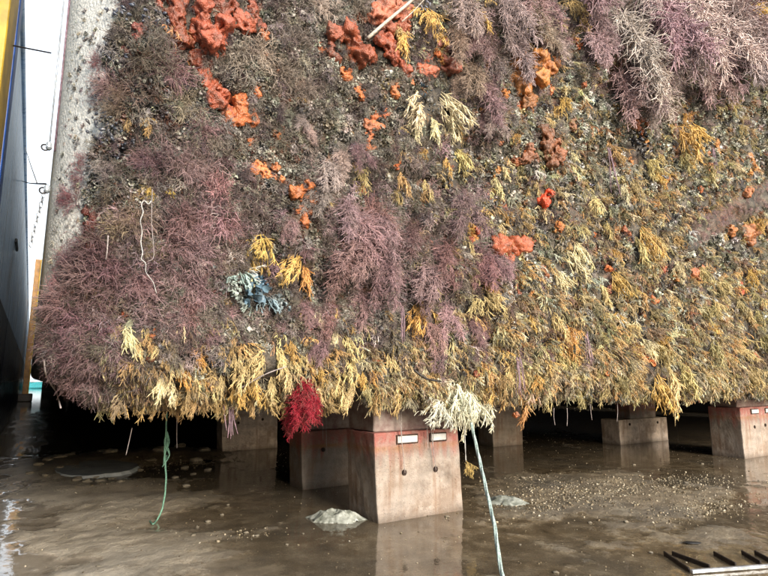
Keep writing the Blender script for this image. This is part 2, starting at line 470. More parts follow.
# far boat beyond the end
bt = empty('far_boat', (4.4, 110, -.6)); tag(bt, 'small turquoise and white boat beyond the far end of the dock', 'boat')
def hull_boat(L, Wd, Hh):
    bm = bmesh.new(); secs = []
    for i in range(9):
        t = i / 8; w = Wd * (1 - (2 * abs(t - .42)) ** 3 * .8) / 2; x = (t - .5) * L
        secs.append([bm.verts.new((x, a * w, b * Hh)) for a, b in ((-1, 1), (-.9, .4), (-.4, 0), (.4, 0), (.9, .4), (1, 1))])
    for a, b in zip(secs, secs[1:]):
        for k in range(5): bm.faces.new((a[k], a[k + 1], b[k + 1], b[k]))
    for a, b in zip(secs, secs[1:]): bm.faces.new((a[5], a[0], b[0], b[5]))
    bm.faces.new(secs[0]); bm.faces.new(list(reversed(secs[-1])))
    bmesh.ops.recalc_face_normals(bm, faces=bm.faces[:])
    return bm
link('hull', bm_mesh('boat_hull', hull_boat(9, 3, 1.5)), bt, M['turq'])
link('cabin', bm_mesh('boat_cabin', box_bm(3.4, 2, 1.5, .15, (-.5, 0, 2.2))), bt, M['whitep'])
link('gunwale', bm_mesh('gunwale', box_bm(8.2, 2.5, .18, .05, (-.2, 0, 1.56))), bt, M['whitep'])
bk = empty('bucket', tuple(ground(67, 396))); tag(bk, 'small pale bucket far off on the dock floor beside the hull', 'bucket')
bm = bmesh.new(); bmesh.ops.create_cone(bm, cap_ends=True, segments=20, radius1=.5, radius2=.62, depth=1.1)
for v in bm.verts: v.co.z += .55
link('body', bm_mesh('bucket_body', bm, True), bk, M['galv'])
tb = Tubes(); tb.add(spline([(.6, 0, 1.05), (.45, 0, 1.5), (0, 0, 1.68), (-.45, 0, 1.5), (-.6, 0, 1.05)]), .03, .03, 6)
link('handle', tb.mesh('bucket_handle'), bk, M['steel'])

# ================================================================== THE HULL
HX0, HY0, HZB, HTOP, HXR, HYE = 0.02, 5.02, 1.34, 11.5, 24.0, 84.0
RC = 0.82
plan = []   # (point, outward normal, bilge radius)
for yv in np.concatenate([[HYE, 60, 40, 25, 16, 12], np.arange(9.5, HY0 + RC, -.12)]):
    plan.append(((HX0, yv), (-1, 0), .78))
for a in np.linspace(0, math.pi / 2, 34):
    nxv, nyv = -math.cos(a), -math.sin(a)
    plan.append(((HX0 + RC + nxv * RC, HY0 + RC + nyv * RC), (nxv, nyv), .78))
for xv in np.concatenate([np.arange(HX0 + RC + .045, 9, .045), np.arange(9, 16.5, .07), [18, 20, 22, HXR]]):
    plan.append(((xv, HY0), (0, -1), .78 - .46 * min(1, max(0, (xv - .85) / 1.6))))
prof = [(a, 0) for a in np.linspace(R(4), R(90), 14)]
zs = np.concatenate([np.arange(HZB + .62, 7.5, .05), np.arange(7.5, 11, .09), [HTOP]])
def hull_disp(P, px):
    q = Vector(P)
    d = noise.noise(q * .9) * .10 + noise.noise(q * 2.6 + Vector((3, 1, 7))) * .13 + noise.noise(q * 6) * .06 + noise.noise(q * 17) * .018
    bare = 1 / (1 + math.exp((px[0] - (HX0 + .30)) * -16))      # hardly any growth round the corner
    if px[1] > HY0 + RC: bare = .05
    dd = d * (.03 + .97 * bare) + .05 * bare
    return dd
HV = []; ncol = len(plan); rows = 0
for j in range(len(prof) + len(zs) + 1):
    for (pxy, nn, rb) in plan:
        if j == 0:
            P = Vector((pxy[0] - nn[0] * 2.0, pxy[1] - nn[1] * 2.0, HZB)); HV.append(P); continue
        if j <= len(prof):
            a = prof[j - 1][0]
            off = rb * (1 - math.sin(a)); z = HZB + rb * (1 - math.cos(a))
            P = Vector((pxy[0] - nn[0] * off, pxy[1] - nn[1] * off, z)); N = Vector((nn[0] * math.sin(a), nn[1] * math.sin(a), -math.cos(a)))
        else:
            z0 = HZB + rb
            z = z0 + (zs[j - len(prof) - 1] - zs[0]) / (HTOP - zs[0]) * (HTOP - z0) + .002
            P = Vector((pxy[0], pxy[1], z)); N = Vector((nn[0], nn[1], 0))
        HV.append(P + N * hull_disp(P, pxy))
    rows += 1
HF = [(j * ncol + i, j * ncol + i + 1, (j + 1) * ncol + i + 1, (j + 1) * ncol + i) for j in range(rows - 1) for i in range(ncol - 1)]
hull = empty('ship_hull', (HX0, HY0, HZB)); tag(hull, 'huge ship hull end overgrown with sea life, propped above the dock floor', 'ship')
hm = mesh_np('hull_shell', [v - Vector((HX0, HY0, HZB)) for v in HV], HF)
hshell = link('hull_shell', hm, hull, M['hull'])
BV = BVHTree.FromPolygons(HV, HF)
link('bottom_plate', bm_mesh('bottom_plate', box_bm(HXR - 1.4, HYE - HY0 - 1.6, .06, 0, ((HXR) / 2, (HYE - HY0) / 2 + .2, .04))), hull, M['under_dark'])
link('deck', bm_mesh('deck', box_bm(HXR - .3, HYE - HY0 - .3, .1, 0, (HXR / 2 + .1, (HYE - HY0) / 2 + .1, HTOP - HZB - .2))), hull, M['steel'])
# rose and blue edge strip, lugs on the corner
P0, P1 = on_y(67, -30, HY0 + .75), on_y(49, 150, HY0 + .75)
for nm, dx, m_, w in (('edge_strip', 0.0, 'greyp', .014), ('edge_strip', .045, 'lilac', .016)):
    tb = Tubes(); tb.add([P0 + Vector((dx, 0, 0)) - hull.location, (P0 + P1) / 2 + Vector((dx, 0, 0)) - hull.location, P1 + Vector((dx, 0, 0)) - hull.location], w * .6, w * .6, 6)
    link(nm, tb.mesh('edge_strip'), hull, M[m_])
for (a, b) in ((48, 146), (46, 189)):
    p = on_y(a + 1, b, HY0 + .72) - hull.location
    bm = box_bm(.05, .08, .075, .018); 
    o = link('lug', bm_mesh('lug', bm), hull, M['greyp']); o.location = p
    tb = Tubes(); th = np.linspace(0, 2 * math.pi, 13)
    tb.add([(math.cos(t) * .028 - .03, 0, math.sin(t) * .028 - .02) for t in th], .008, .008, 5, cap=False)
    r_ = link('ring', tb.mesh('lug_ring'), o, M['steel'])

def surf(px, py):
    """where the sight line through a photograph pixel meets the overgrown hull, and the outward direction there"""
    d = ray(px, py).normalized()
    loc, nor, idx, dist = BV.ray_cast(EYE, d)
    if loc is None:
        loc = on_y(px, py, HY0 - .03); nor = Vector((0, -1, 0)); dist = (loc - EYE).length
    return loc, base_normal(loc), dist
def base_normal(p):
    if p.x < HX0 + RC:
        n = Vector((p.x - HX0 - RC, p.y - HY0 - RC, 0))
        if p.y > HY0 + RC: n = Vector((-1, 0, 0))
    else: n = Vector((0, -1, 0))
    n.normalize()
    if p.z < HZB + .35: n = (n + Vector((0, 0, -1)) * (HZB + .35 - p.z) * 1.2).normalized()
    return n
def frame(n, roll=0.0):
    up = Vector((0, 0, 1)); up = (up - n * up.dot(n)).normalized()
    x = up.cross(n); m = Matrix((x, up, n)).transposed()
    return m @ Matrix.Rotation(roll, 3, 'Z')

# ================================================================== GROWTH: shapes (local Z = out of the hull, local Y = up)
def rv(s=1.0): return RNG.normal(0, s, 3)
def strand(p, d, L, n, curl, droop):
    pts = [np.array(p, float)]; d = np.array(d, float); d /= np.linalg.norm(d) + 1e-9
    for i in range(n):
        d = d + rv(curl) + np.array([0, -droop, 0]); d /= np.linalg.norm(d)
        pts.append(pts[-1] + d * L / n)
    return np.array(pts)
def weed_plume(name, mat, nf=190, r=.0085):
    """hanging fox-tail of fine branched filaments, about 1 long"""
    t = Tubes()
    sub = int(RNG.integers(2, 4))
    axes = []
    for k in range(sub):
        ax = strand((RNG.normal(0, .06), 0, 0), (RNG.normal(0, .35), -.3, .7), RNG.uniform(.75, 1.0), 7, .10, .32)
        axes.append(ax); t.add(ax, r * 1.5, r * .8, 3, RNG.uniform(.2, .6))
    for i in range(nf):
        ax = axes[i % sub]; s = RNG.uniform(.02, .98) * 6.99; q = int(s); p = ax[q] * (1 - (s - q)) + ax[q + 1] * (s - q)
        d = rv(1); d[2] = abs(d[2]) * .7; d[1] -= .7
        L = RNG.uniform(.12, .26) * (1.15 - .5 * s / 7); tone = RNG.uniform(.1, .95)
        st = strand(p, d, L * 1.15, 4, .2, .26); t.add(st, r * .85, r * .45, 3, tone, cap=False)
        for b in range(2):
            k = RNG.integers(1, 4); t.add(strand(st[k], st[k] - st[k - 1] + rv(.045), L * .5, 2, .2, .1), r * .65, r * .4, 3, min(1, tone + .12), cap=False)
    return t.mesh(name, mat)
def weed_bush(name, mat, nf=70, r=.0085, curl=.28, droop=.08):
    """round tangled bush, about 1 across"""
    t = Tubes()
    for i in range(nf):
        d = rv(1); d[2] = abs(d[2]) * .8 + .15; d[1] -= .2
        st = strand(rv(.05) * [1, 1, .2], d, RNG.uniform(.38, .62), 7, curl, droop); tone = RNG.uniform(.1, .95)
        t.add(st, r * 1.1, r * .55, 3, tone, cap=False)
        for b in range(4):
            k = int(RNG.integers(2, 7)); dd = st[k] - st[k - 1]; dd = dd / np.linalg.norm(dd)
            t.add(strand(st[k], dd + rv(.6), RNG.uniform(.1, .24), 3, curl, droop), r * .8, r * .45, 3, min(1, tone + .1), cap=False)
    return t.mesh(name, mat)
def finger_tuft(name, mat, stems=5, fin=8, r=.03, droop=.22, spread=.5, L=.42, forks=2):
    """soft finger-branched tuft hanging outward, about 1 long"""
    t = Tubes()
    for s in range(stems):
        ax = strand(rv(.07) * [1, 1, .2], (RNG.normal(0, spread), RNG.normal(-.6, .3), RNG.uniform(.3, .9)), RNG.uniform(.35, .8), 5, .2, droop)
        tone = RNG.uniform(.1, .9)
        t.add(ax, r * 1.15, r * .8, 5, tone, knob=.2)
        for f in range(fin):
            k = int(RNG.integers(1, 6)); d0 = ax[min(k, 5)] - ax[k - 1]; d0 /= np.linalg.norm(d0)
            st = strand(ax[k], d0 * .75 + rv(.30) + np.array([0, -.6, .15]), L * RNG.uniform(.35, 1.0), 4, .2, .13)
            tn = np.clip(tone + RNG.normal(0, .2), 0, 1); rr = r * RNG.uniform(.7, 1.1)
            t.add(st, 0, 0, 5, tn, radii=rr * np.array([.8, 1, .95, .9, .5]), knob=.12)
            for b in range(forks):
                k2 = int(RNG.integers(1, 4)); dd = st[k2 + 1] - st[k2]; dd /= np.linalg.norm(dd)
                s2 = strand(st[k2], dd + rv(.3), L * RNG.uniform(.15, .38), 3, .15, .15)
                t.add(s2, 0, 0, 4, np.clip(tn + .08, 0, 1), radii=rr * np.array([.8, .9, .75, .4]))
    return t.mesh(name, mat)
def twig(name, mat, stems=9, r=.05):
    """short knobbly crusty branchlets, about 1 across"""
    t = Tubes()
    for s in range(stems):
        d = rv(1); d[2] = abs(d[2]) + .35
        st = strand(rv(.12) * [1, 1, .2], d, RNG.uniform(.3, .6), 4, .35, .06)
        tone = RNG.uniform(.0, 1)
        t.add(st, r * 1.2, r * .6, 4, tone, knob=.4)
        for b in range(3):
            k = int(RNG.integers(1, 5)); t.add(strand(st[k], st[k] - st[k - 1] + rv(.13), RNG.uniform(.1, .24), 2, .3, 0), r * .9, r * .5, 4, np.clip(tone + .1, 0, 1), knob=.3)
    return t.mesh(name, mat)
def lump(name, mat, sub=2, amp=.35, seed=0, flat=.7):
    bm = bmesh.new(); bmesh.ops.create_icosphere(bm, subdivisions=sub, radius=.5)
    V = []
    for v in bm.verts:
        q = v.co.normalized(); n = noise.noise(q * 1.9 + Vector((seed * 7.3, 0, 0))) * amp + noise.noise(q * 5 + Vector((seed * 3.1, 5, 0))) * amp * .6
        v.co = v.co * (1 + n); v.co.z = v.co.z * flat + .15
    m = bm_mesh(name, bm, True)
    a = m.attributes.new('tone', 'FLOAT', 'POINT'); a.data.foreach_set('value', np.full(len(m.vertices), .5, dtype=np.float32))
    m.materials.append(mat); return m
def leafy(name, mat, n=26, seed=0):
    """crumpled crust of small curled flakes, shells and hydroids"""
    V = []; Fc = []; T = []
    for i in range(n):
        c = np.array([RNG.normal(0, .24), RNG.normal(0, .24), abs(RNG.normal(0, .16))])
        a, b = rv(1), rv(1); a /= np.linalg.norm(a); b -= a * (a @ b); b /= np.linalg.norm(b); cr = np.cross(a, b)
        s = RNG.uniform(.07, .17); tone = RNG.uniform(0, 1); k0 = len(V)
        for u in range(3):
            for w in range(3):
                uu, ww = u - 1, w - 1
                V.append(c + a * uu * s * (1 - .3 * abs(ww)) + b * ww * s + cr * s * (.55 * uu * uu - .5 * ww * ww + RNG.normal(0, .18))); T.append(tone)
        for u in range(2):
            for w in range(2):
                q = k0 + u * 3 + w; Fc.append((q, q + 1, q + 4, q + 3))
    m = mesh_np(name, V, Fc, True, T); m.materials.append(mat); return m
def mussel_mesh(name):
    bm = bmesh.new(); bmesh.ops.create_uvsphere(bm, u_segments=10, v_segments=7, radius=.5)
    for v in bm.verts:
        t = v.co.y + .5
        w = .28 + .5 * min(1, t * 1.5)
        v.co = Vector((v.co.x * .52 * w * 1.3, v.co.y, v.co.z * .42 * w * 1.2 + .06 * math.sin(t * 3)))
    m = bm_mesh(name, bm, True)
    a = m.attributes.new('tone', 'FLOAT', 'POINT'); a.data.foreach_set('value', np.full(len(m.vertices), .5, dtype=np.float32))
    m.materials.append(M['mussel']); return m
_dg = None
def sponge_mesh(name, seed, n=10, stretch=(1, 1), vox=.034, pits=17):
    """lobed sponge with open pores: fused balls, remeshed, then roughened and pitted; about 1 across"""
    rs = np.random.default_rng(seed)
    bm = bmesh.new()
    cs = []
    c = np.zeros(3)
    for i in range(n):
        rad = rs.uniform(.09, .2)
        if cs:
            b = cs[rs.integers(0, len(cs))]; d = rs.normal(0, 1, 3); d[2] = abs(d[2]) * .3; d /= np.linalg.norm(d)
            c = b[0] + d * np.array([stretch[0], stretch[1], .7]) * (b[1] + rad) * .72
        cs.append((c.copy(), rad))
    mid = np.mean([q[0] for q in cs], axis=0); mid[2] = .1
    for c, rad in cs:
        bmesh.ops.create_icosphere(bm, subdivisions=3, radius=rad, matrix=Matrix.Translation(Vector(c - mid)))
    m = bm_mesh(name + '_raw', bm)
    o = bpy.data.objects.new('tmp', m); C.objects.link(o)
    md = o.modifiers.new('r', 'REMESH'); md.mode = 'VOXEL'; md.voxel_size = vox
    dg = bpy.context.evaluated_depsgraph_get(); ev = o.evaluated_get(dg)
    out = bpy.data.meshes.new_from_object(ev); out.name = name
    bpy.data.objects.remove(o); bpy.data.meshes.remove(m)
    nv = len(out.vertices); co = np.zeros(nv * 3); out.vertices.foreach_get('co', co); co = co.reshape(-1, 3)
    no = np.array([tuple(v.normal) for v in out.vertices])
    d = np.array([noise.noise(Vector(p) * 6 + Vector((seed, 0, 0))) * .075 + noise.noise(Vector(p) * 13 + Vector((0, seed, 0))) * .05 + noise.noise(Vector(p) * 27 + Vector((0, 0, seed))) * .02 for p in co])
    for k in range(pits):
        j = rs.integers(0, nv)
        if no[j][2] < -.1: continue
        w = rs.uniform(.04, .075); e = np.exp(-(np.linalg.norm(co - co[j], axis=1) / w) ** 2); d -= e * rs.uniform(.14, .28)
        rim = np.exp(-((np.linalg.norm(co - co[j], axis=1) - w * 1.7) / (w * .6)) ** 2); d += rim * .02
    co += no * d[:, None]
    out.vertices.foreach_set('co', co.ravel())
    out.polygons.foreach_set('use_smooth', [True] * len(out.polygons)); out.update()
    out.materials.clear(); out.materials.append(M['sponge'])
    return out

PL = [weed_plume('plume%d' % i, M['weed'], 270 if i < 3 else 330, .0062 if i < 3 else .0052) for i in range(5)]
BU = [weed_bush('bush%d' % i, M['weed'], 105, .0062, .26 if i < 3 else .42, .06) for i in range(6)]
FG = [finger_tuft('fingers%d' % i, M['finger'], 9, 15, .0112, .22, .5, .34) for i in range(4)] + \
     [finger_tuft('fingers_long%d' % i, M['finger'], 8, 16, .0125, .36, .34, .34) for i in range(4)] + \
     [finger_tuft('fingers_fan%d' % i, M['finger'], 11, 14, .0112, .14, .75, .28) for i in range(3)]
SP = [sponge_mesh('sponge%d' % i, i + 3, 10 + i % 4) for i in range(5)] + \
     [sponge_mesh('sponge_long%d' % i, i + 21, 11, (.5, 1.5)) for i in range(2)] + [sponge_mesh('sponge_small%d' % i, i + 41, 6, (1, 1), .04, 8) for i in range(3)]
MU = mussel_mesh('mussel')

# scattered versions (same shapes, hue carried by each scattered point)
def recopy(m, mat):
    n = m.copy(); n.materials.clear(); n.materials.append(mat); return n
def proto_collection(name, meshes):
    c = bpy.data.collections.new(name)
    for i, m in enumerate(meshes):
        c.objects.link(bpy.data.objects.new('%s_%02d' % (name, i), m))
    return c
def scatter(name, coll, P, N, S, Tn, label, roll=None, tilt=.35):
    """one stuff object: scattered copies of the shapes of a collection on given points"""
    n = len(P)
    m = bpy.data.meshes.new(name); m.vertices.add(n); m.vertices.foreach_set('co', np.asarray(P, dtype=np.float32).ravel())
    eul = np.zeros((n, 3), dtype=np.float32)
    for i in range(n):
        f = frame(Vector(N[i]), RNG.normal(0, .35) if roll is None else RNG.uniform(-roll, roll)) @ Matrix.Rotation(RNG.normal(0, tilt), 3, 'X') @ Matrix.Rotation(RNG.normal(0, tilt), 3, 'Y')
        eul[i] = f.to_euler()
    for nm, ty, dom, arr, key in (('rot', 'FLOAT_VECTOR', 'POINT', eul, 'vector'), ('scl', 'FLOAT', 'POINT', np.asarray(S, dtype=np.float32), 'value'),
                                  ('tint', 'FLOAT_COLOR', 'POINT', np.c_[np.asarray(Tn, dtype=np.float32), np.ones(n, dtype=np.float32)], 'color')):
        a = m.attributes.new(nm, ty, dom); a.data.foreach_set(key, arr.ravel())
    a = m.attributes.new('pick', 'INT', 'POINT'); a.data.foreach_set('value', RNG.integers(0, len(coll.objects), n).astype(np.int32))
    o = link(name, m)
    g = bpy.data.node_groups.new(name, 'GeometryNodeTree')
    g.interface.new_socket('Geometry', in_out='INPUT', socket_type='NodeSocketGeometry')
    g.interface.new_socket('Geometry', in_out='OUTPUT', socket_type='NodeSocketGeometry')
    gi = g.nodes.new('NodeGroupInput'); go = g.nodes.new('NodeGroupOutput'); ip = g.nodes.new('GeometryNodeInstanceOnPoints')
    ci = g.nodes.new('GeometryNodeCollectionInfo'); ci.inputs['Collection'].default_value = coll
    ci.inputs['Separate Children'].default_value = True; ci.inputs['Reset Children'].default_value = True
    ip.inputs['Pick Instance'].default_value = True
    def na(nm, ty):
        x = g.nodes.new('GeometryNodeInputNamedAttribute'); x.data_type = ty; x.inputs['Name'].default_value = nm
        return [s for s in x.outputs if s.enabled and s.name == 'Attribute'][0]
    er = g.nodes.new('FunctionNodeEulerToRotation')
    L = g.links.new
    L(na('rot', 'FLOAT_VECTOR'), er.inputs[0]); L(er.outputs[0], ip.inputs['Rotation'])
    L(na('scl', 'FLOAT'), ip.inputs['Scale']); L(na('pick', 'INT'), ip.inputs['Instance Index'])
    L(gi.outputs[0], ip.inputs['Points']); L(ci.outputs[0], ip.inputs['Instance']); L(ip.outputs[0], go.inputs[0])
    md = o.modifiers.new('scatter', 'NODES'); md.node_group = g
    tag(o, label=label, kind='stuff')
    return o

# ================================================================== GROWTH: single things, laid out from the photograph
LANDMARKS = [('the crimson weed', 295, 405), ('the cream plume', 458, 408), ('the turquoise crust', 253, 290), ('the white cord', 145, 245),
             ('the black mussels', 630, 145), ('the scarlet sponge', 543, 203), ('the upper right gold tuft', 745, 25), ('the bare pink plating', 745, 205),
             ('the upright orange sponge', 370, 133), ('the knobbly orange sponge', 303, 203), ('the pale stick', 385, 25), ('the gold star tuft', 262, 254),
             ('the folded brick-red sponge', 225, 105), ('the paired cream finger tufts', 430, 128), ('the grey corner strip', 95, 150), ('the brown-orange sponge mass', 525, 80),
             ('the long red-orange sponge', 510, 250), ('the right-hand concrete block', 740, 420), ('the green rope', 166, 430), ('the stepped concrete block', 640, 420)]
PEND = []
CLEAR = []   # places kept free of the small carpet growth: (point, -, radius)
def colour_word(c, words): return words
def register(o, px, py, desc, cat, group, near=True):
    PEND.append((o, px, py, desc, cat, group))
def finish_labels():
    buckets = {}
    for rec in PEND:
        o, px, py, desc, cat, group = rec
        best = min(LANDMARKS, key=lambda k: (k[1] - px) ** 2 + (k[2] - py) ** 2)
        dx, dy = px - best[1], py - best[2]
        rel = ('right of' if dx > 0 else 'left of') if abs(dx) > abs(dy) else ('below' if dy > 0 else 'above')
        buckets.setdefault((desc, rel, best[0]), []).append((dx * dx + dy * dy, rec))
    ORD = ['', 'second ', 'third ', 'fourth ', 'fifth ', 'sixth ', 'seventh ', 'eighth ', 'ninth ', 'tenth ', 'eleventh ', 'twelfth ']
    for (desc, rel, lm), L in buckets.items():
        L.sort(key=lambda q: q[0])
        for i, (_, (o, px, py, d, cat, group)) in enumerate(L):
            if len(L) == 1: lab = '%s, %s %s' % (desc, rel, lm)
            else: lab = '%s, %snearest %s %s' % (desc, ORD[i] if i < len(ORD) else '%dth ' % (i + 1), rel, lm)
            tag(o, lab, cat, group)

def grow(name, mesh, px, py, size_px, colr, desc, cat, group, roll=None, sx=1.0, out=0.0, jit=.12, label=None, tilt=0.0, clear=.2):
    loc, n, dist = surf(px, py)
    s = size_px * dist / F_PX
    o = bpy.data.objects.new(name, mesh); C.objects.link(o)
    rl = RNG.normal(0, .25) if roll is None else roll
    CLEAR.append((loc.copy(), 0, min(.44, s * clear)))
    mtx = (frame(n, rl) @ Matrix.Rotation(tilt, 3, 'X')).to_4x4()
    o.matrix_world = Matrix.Translation(loc + n * (out * s - .01)) @ mtx @ Matrix.Diagonal((s * sx, s, s * RNG.uniform(.85, 1.1), 1))
    c = np.array(lin(colr)) * (1 + RNG.normal(0, jit)) * (1 + RNG.normal(0, min(jit, .1) * .3, 3))
    o.color = (*np.clip(c, 0.004, .95), 1)
    if label: tag(o, label, cat, group)
    else: register(o, px, py, desc, cat, group)
    return o

MAUVE, ROSE, DUSK, OLIVEB, PALEM = (172, 142, 142), (190, 148, 146), (150, 120, 122), (166, 146, 128), (184, 166, 160)
# --- orange and red sponges
ORG, BRICK, RUST, BRO, SCAR, SALM = (226, 120, 52), (182, 82, 48), (150, 72, 42), (206, 124, 48), (250, 70, 20), (232, 130, 70)
sponges = [  # x, y, size px, colour, desc, variant, roll
    (200, 22, 34, BRICK, 'brick-red lobed sponge', 0, .3), (222, 12, 28, BRICK, 'brick-red lobed sponge', 1, 1.1), (176, 12, 30, RUST, 'rust-brown lobed sponge', 2, .2),
    (215, 40, 34, BRICK, 'brick-red lobed sponge', 3, .7), (205, 55, 30, BRICK, 'brick-red lobed sponge', 5, -.4), (240, 22, 26, BRICK, 'brick-red lobed sponge', 4, 2), (264, 37, 16, SALM, 'salmon lobed sponge', 8, .2),
    (250, 8, 22, BRICK, 'brick-red lobed sponge', 2, .5), (185, 38, 22, RUST, 'rust-brown lobed sponge', 7, .9),
    (213, 90, 32, BRICK, 'brick-red lobed sponge', 5, .65), (225, 104, 40, (190, 88, 48), None, 5, .7), (240, 117, 30, ORG, 'orange lobed sponge', 1, .3),
    (258, 92, 15, ORG, 'orange lobed sponge', 7, .3), (276, 136, 15, ORG, 'orange lobed sponge', 8, 0), (252, 143, 13, ORG, 'orange lobed sponge', 9, 0),
    (337, 38, 30, BRICK, 'brick-red lobed sponge', 3, .1), (352, 48, 38, (186, 84, 46), 'brick-red lobed sponge', 0, .9), (369, 57, 22, BRICK, 'brick-red lobed sponge', 8, .9), (333, 55, 20, RUST, 'rust-brown lobed sponge', 7, .9),
    (345, 76, 20, ORG, 'orange lobed sponge', 8, .4), (360, 92, 15, ORG, 'orange lobed sponge', 9, .4), (395, 92, 17, ORG, 'orange lobed sponge', 7, .4),
    (372, 124, 24, SALM, None, 6, 0.2), (367, 146, 20, SALM, 'salmon lobed sponge', 6, .3),
    (298, 193, 26, ORG, None, 3, .2), (312, 200, 22, ORG, 'orange lobed sponge', 8, 1), (303, 214, 22, ORG, 'orange lobed sponge', 9, .3), (262, 172, 20, SALM, 'salmon lobed sponge', 2, 1.3), (276, 168, 16, SALM, 'salmon lobed sponge', 8, 1.3),
    (255, 178, 12, ORG, 'orange lobed sponge', 9, 0), (385, 12, 36, (204, 106, 72), 'salmon lobed sponge', 1, .4), (402, 8, 26, (204, 106, 72), 'salmon lobed sponge', 4, .4), (388, 50, 26, BRICK, 'brick-red lobed sponge', 2, .8), (396, 32, 28, (196, 100, 64), 'salmon lobed sponge', 0, 2.2),
    (425, 68, 26, (206, 108, 72), 'orange lobed sponge', 6, .4), (446, 62, 28, (190, 104, 74), 'orange lobed sponge', 3, 1.6), (437, 54, 14, ORG, 'orange lobed sponge', 8, 1.6), (412, 80, 14, SALM, 'salmon lobed sponge', 9, 0),
    (516, 78, 34, BRO, None, 0, .2), (535, 74, 32, BRO, 'brown-orange lobed sponge', 3, 1), (548, 62, 24, BRO, 'brown-orange lobed sponge', 6, -.7), (528, 97, 24, (200, 120, 60), 'brown-orange lobed sponge', 4, .2), (505, 95, 14, BRO, 'brown-orange lobed sponge', 8, .2), (550, 88, 12, SALM, 'salmon lobed sponge', 9, 0),
    (545, 142, 24, (160, 92, 50), 'brown-orange lobed sponge', 2, .2), (558, 152, 22, (150, 88, 50), 'brown-orange lobed sponge', 4, .2), (528, 158, 20, (150, 88, 50), 'brown-orange lobed sponge', 1, .2), (572, 125, 16, (176, 108, 64), 'brown-orange lobed sponge', 7, .2), (515, 162, 16, (170, 96, 50), 'brown-orange lobed sponge', 8, .2),
    (634, 124, 16, (214, 108, 46), 'orange lobed sponge', 3, .2), (646, 122, 14, (214, 108, 46), 'orange lobed sponge', 8, .2), (640, 131, 12, (214, 108, 46), 'orange lobed sponge', 9, .2),
    (543, 201, 20, SCAR, None, 3, .4), (543, 212, 10, (220, 110, 50), 'orange lobed sponge', 8, .4),
    (509, 249, 42, (214, 100, 58), None, 5, -1.25), (530, 243, 14, (214, 100, 58), 'orange lobed sponge', 8, 0), (478, 230, 16, (176, 82, 52), 'rust-brown lobed sponge', 3, .3), (470, 240, 12, (176, 82, 52), 'rust-brown lobed sponge', 8, .3), (368, 244, 13, (186, 96, 60), 'orange lobed sponge', 9, .3),
    (521, 332, 9, SCAR, 'small scarlet sponge', 9, .3), (516, 62, 12, ORG, 'orange lobed sponge', 8, .2), (748, 234, 26, (190, 112, 58), 'brown-orange lobed sponge', 5, -1.1), (730, 232, 16, (190, 112, 58), 'brown-orange lobed sponge', 8, 0), (765, 240, 20, (150, 92, 58), 'brown-orange lobed sponge', 2, 0),
    (697, 272, 18, (196, 108, 62), 'orange lobed sponge', 5, -1), (664, 270, 9, (220, 100, 60), 'orange lobed sponge', 8, -1), (738, 290, 12, (214, 96, 56), 'orange lobed sponge', 3, 1), (755, 355, 8, (214, 96, 56), 'orange lobed sponge', 9, 1), (694, 340, 12, BRO, 'brown-orange lobed sponge', 8, 1),
    (605, 370, 12, (206, 110, 50), 'orange lobed sponge', 3, 1), (585, 312, 10, (196, 108, 62), 'orange lobed sponge', 9, 1), (622, 308, 13, (206, 120, 62), 'orange lobed sponge', 8, 1), (666, 15, 10, (186, 80, 50), 'rust-brown lobed sponge', 8, 1), (578, 45, 12, (214, 106, 50), 'orange lobed sponge', 6, 1), (664, 90, 9, (216, 112, 60), 'orange lobed sponge', 9, 1), (584, 85, 9, (216, 112, 60), 'orange lobed sponge', 8, 1),
    (95, 222, 24, (110, 44, 32), 'dark rust sponge', 2, 0), (110, 268, 10, (180, 84, 56), 'orange lobed sponge', 8, 0), (129, 314, 12, (190, 88, 44), 'orange lobed sponge', 3, 0), (195, 155, 16, (120, 56, 42), 'dark rust sponge', 1, 0), (183, 185, 16, (160, 92, 44), 'brown-orange lobed sponge', 4, 0), (150, 358, 14, (164, 84, 50), 'rust-brown lobed sponge', 8, 0),
    (222, 290, 16, (150, 72, 48), 'rust-brown lobed sponge', 1, 0), (205, 278, 14, (170, 96, 50), 'brown-orange lobed sponge', 7, 0), (140, 36, 18, (140, 66, 48), 'dark rust sponge', 2, 0), (128, 50, 14, (120, 60, 46), 'dark rust sponge', 4, 0), (160, 3, 16, (170, 84, 60), 'rust-brown lobed sponge', 7, 0), (290, 248, 8, (190, 84, 54), 'orange lobed sponge', 9, 0), (310, 330, 9, (200, 100, 60), 'orange lobed sponge', 8, 0), (318, 140, 10, (190, 96, 70), 'orange lobed sponge', 9, 0), (283, 110, 9, (190, 96, 70), 'orange lobed sponge', 8, 0), (480, 373, 14, (190, 104, 70), 'orange lobed sponge', 5, -1), (375, 360, 12, (200, 100, 52), 'orange lobed sponge', 6, 0), (516, 415, 10, (206, 120, 60), 'orange lobed sponge', 8, 0), (470, 335, 9, (200, 108, 62), 'orange lobed sponge', 9, 0), (345, 310, 8, (180, 92, 60), 'rust-brown lobed sponge', 9, 0), (668, 205, 8, (196, 100, 54), 'orange lobed sponge', 9, 0), (700, 190, 9, (206, 108, 52), 'orange lobed sponge', 8, 0), (594, 235, 8, (206, 108, 52), 'orange lobed sponge', 8, 0), (560, 225, 14, (216, 120, 52), 'orange lobed sponge', 4, 0), (505, 205, 16, (170, 96, 54), 'brown-orange lobed sponge', 5, 0)]
special = {(225, 104): 'folded brick-red sponge draped diagonally, upper left of the hull', (372, 124): 'upright salmon-orange sponge with holes, upper middle of the hull',
           (298, 193): 'knobbly orange sponge cluster above the gold finger tufts', (516, 78): 'brown-orange sponge mass below the brownish plumes at the top',
           (543, 201): 'bright scarlet sponge alone among grey crust', (509, 249): 'long thin red-orange sponge lying across purple weed'}
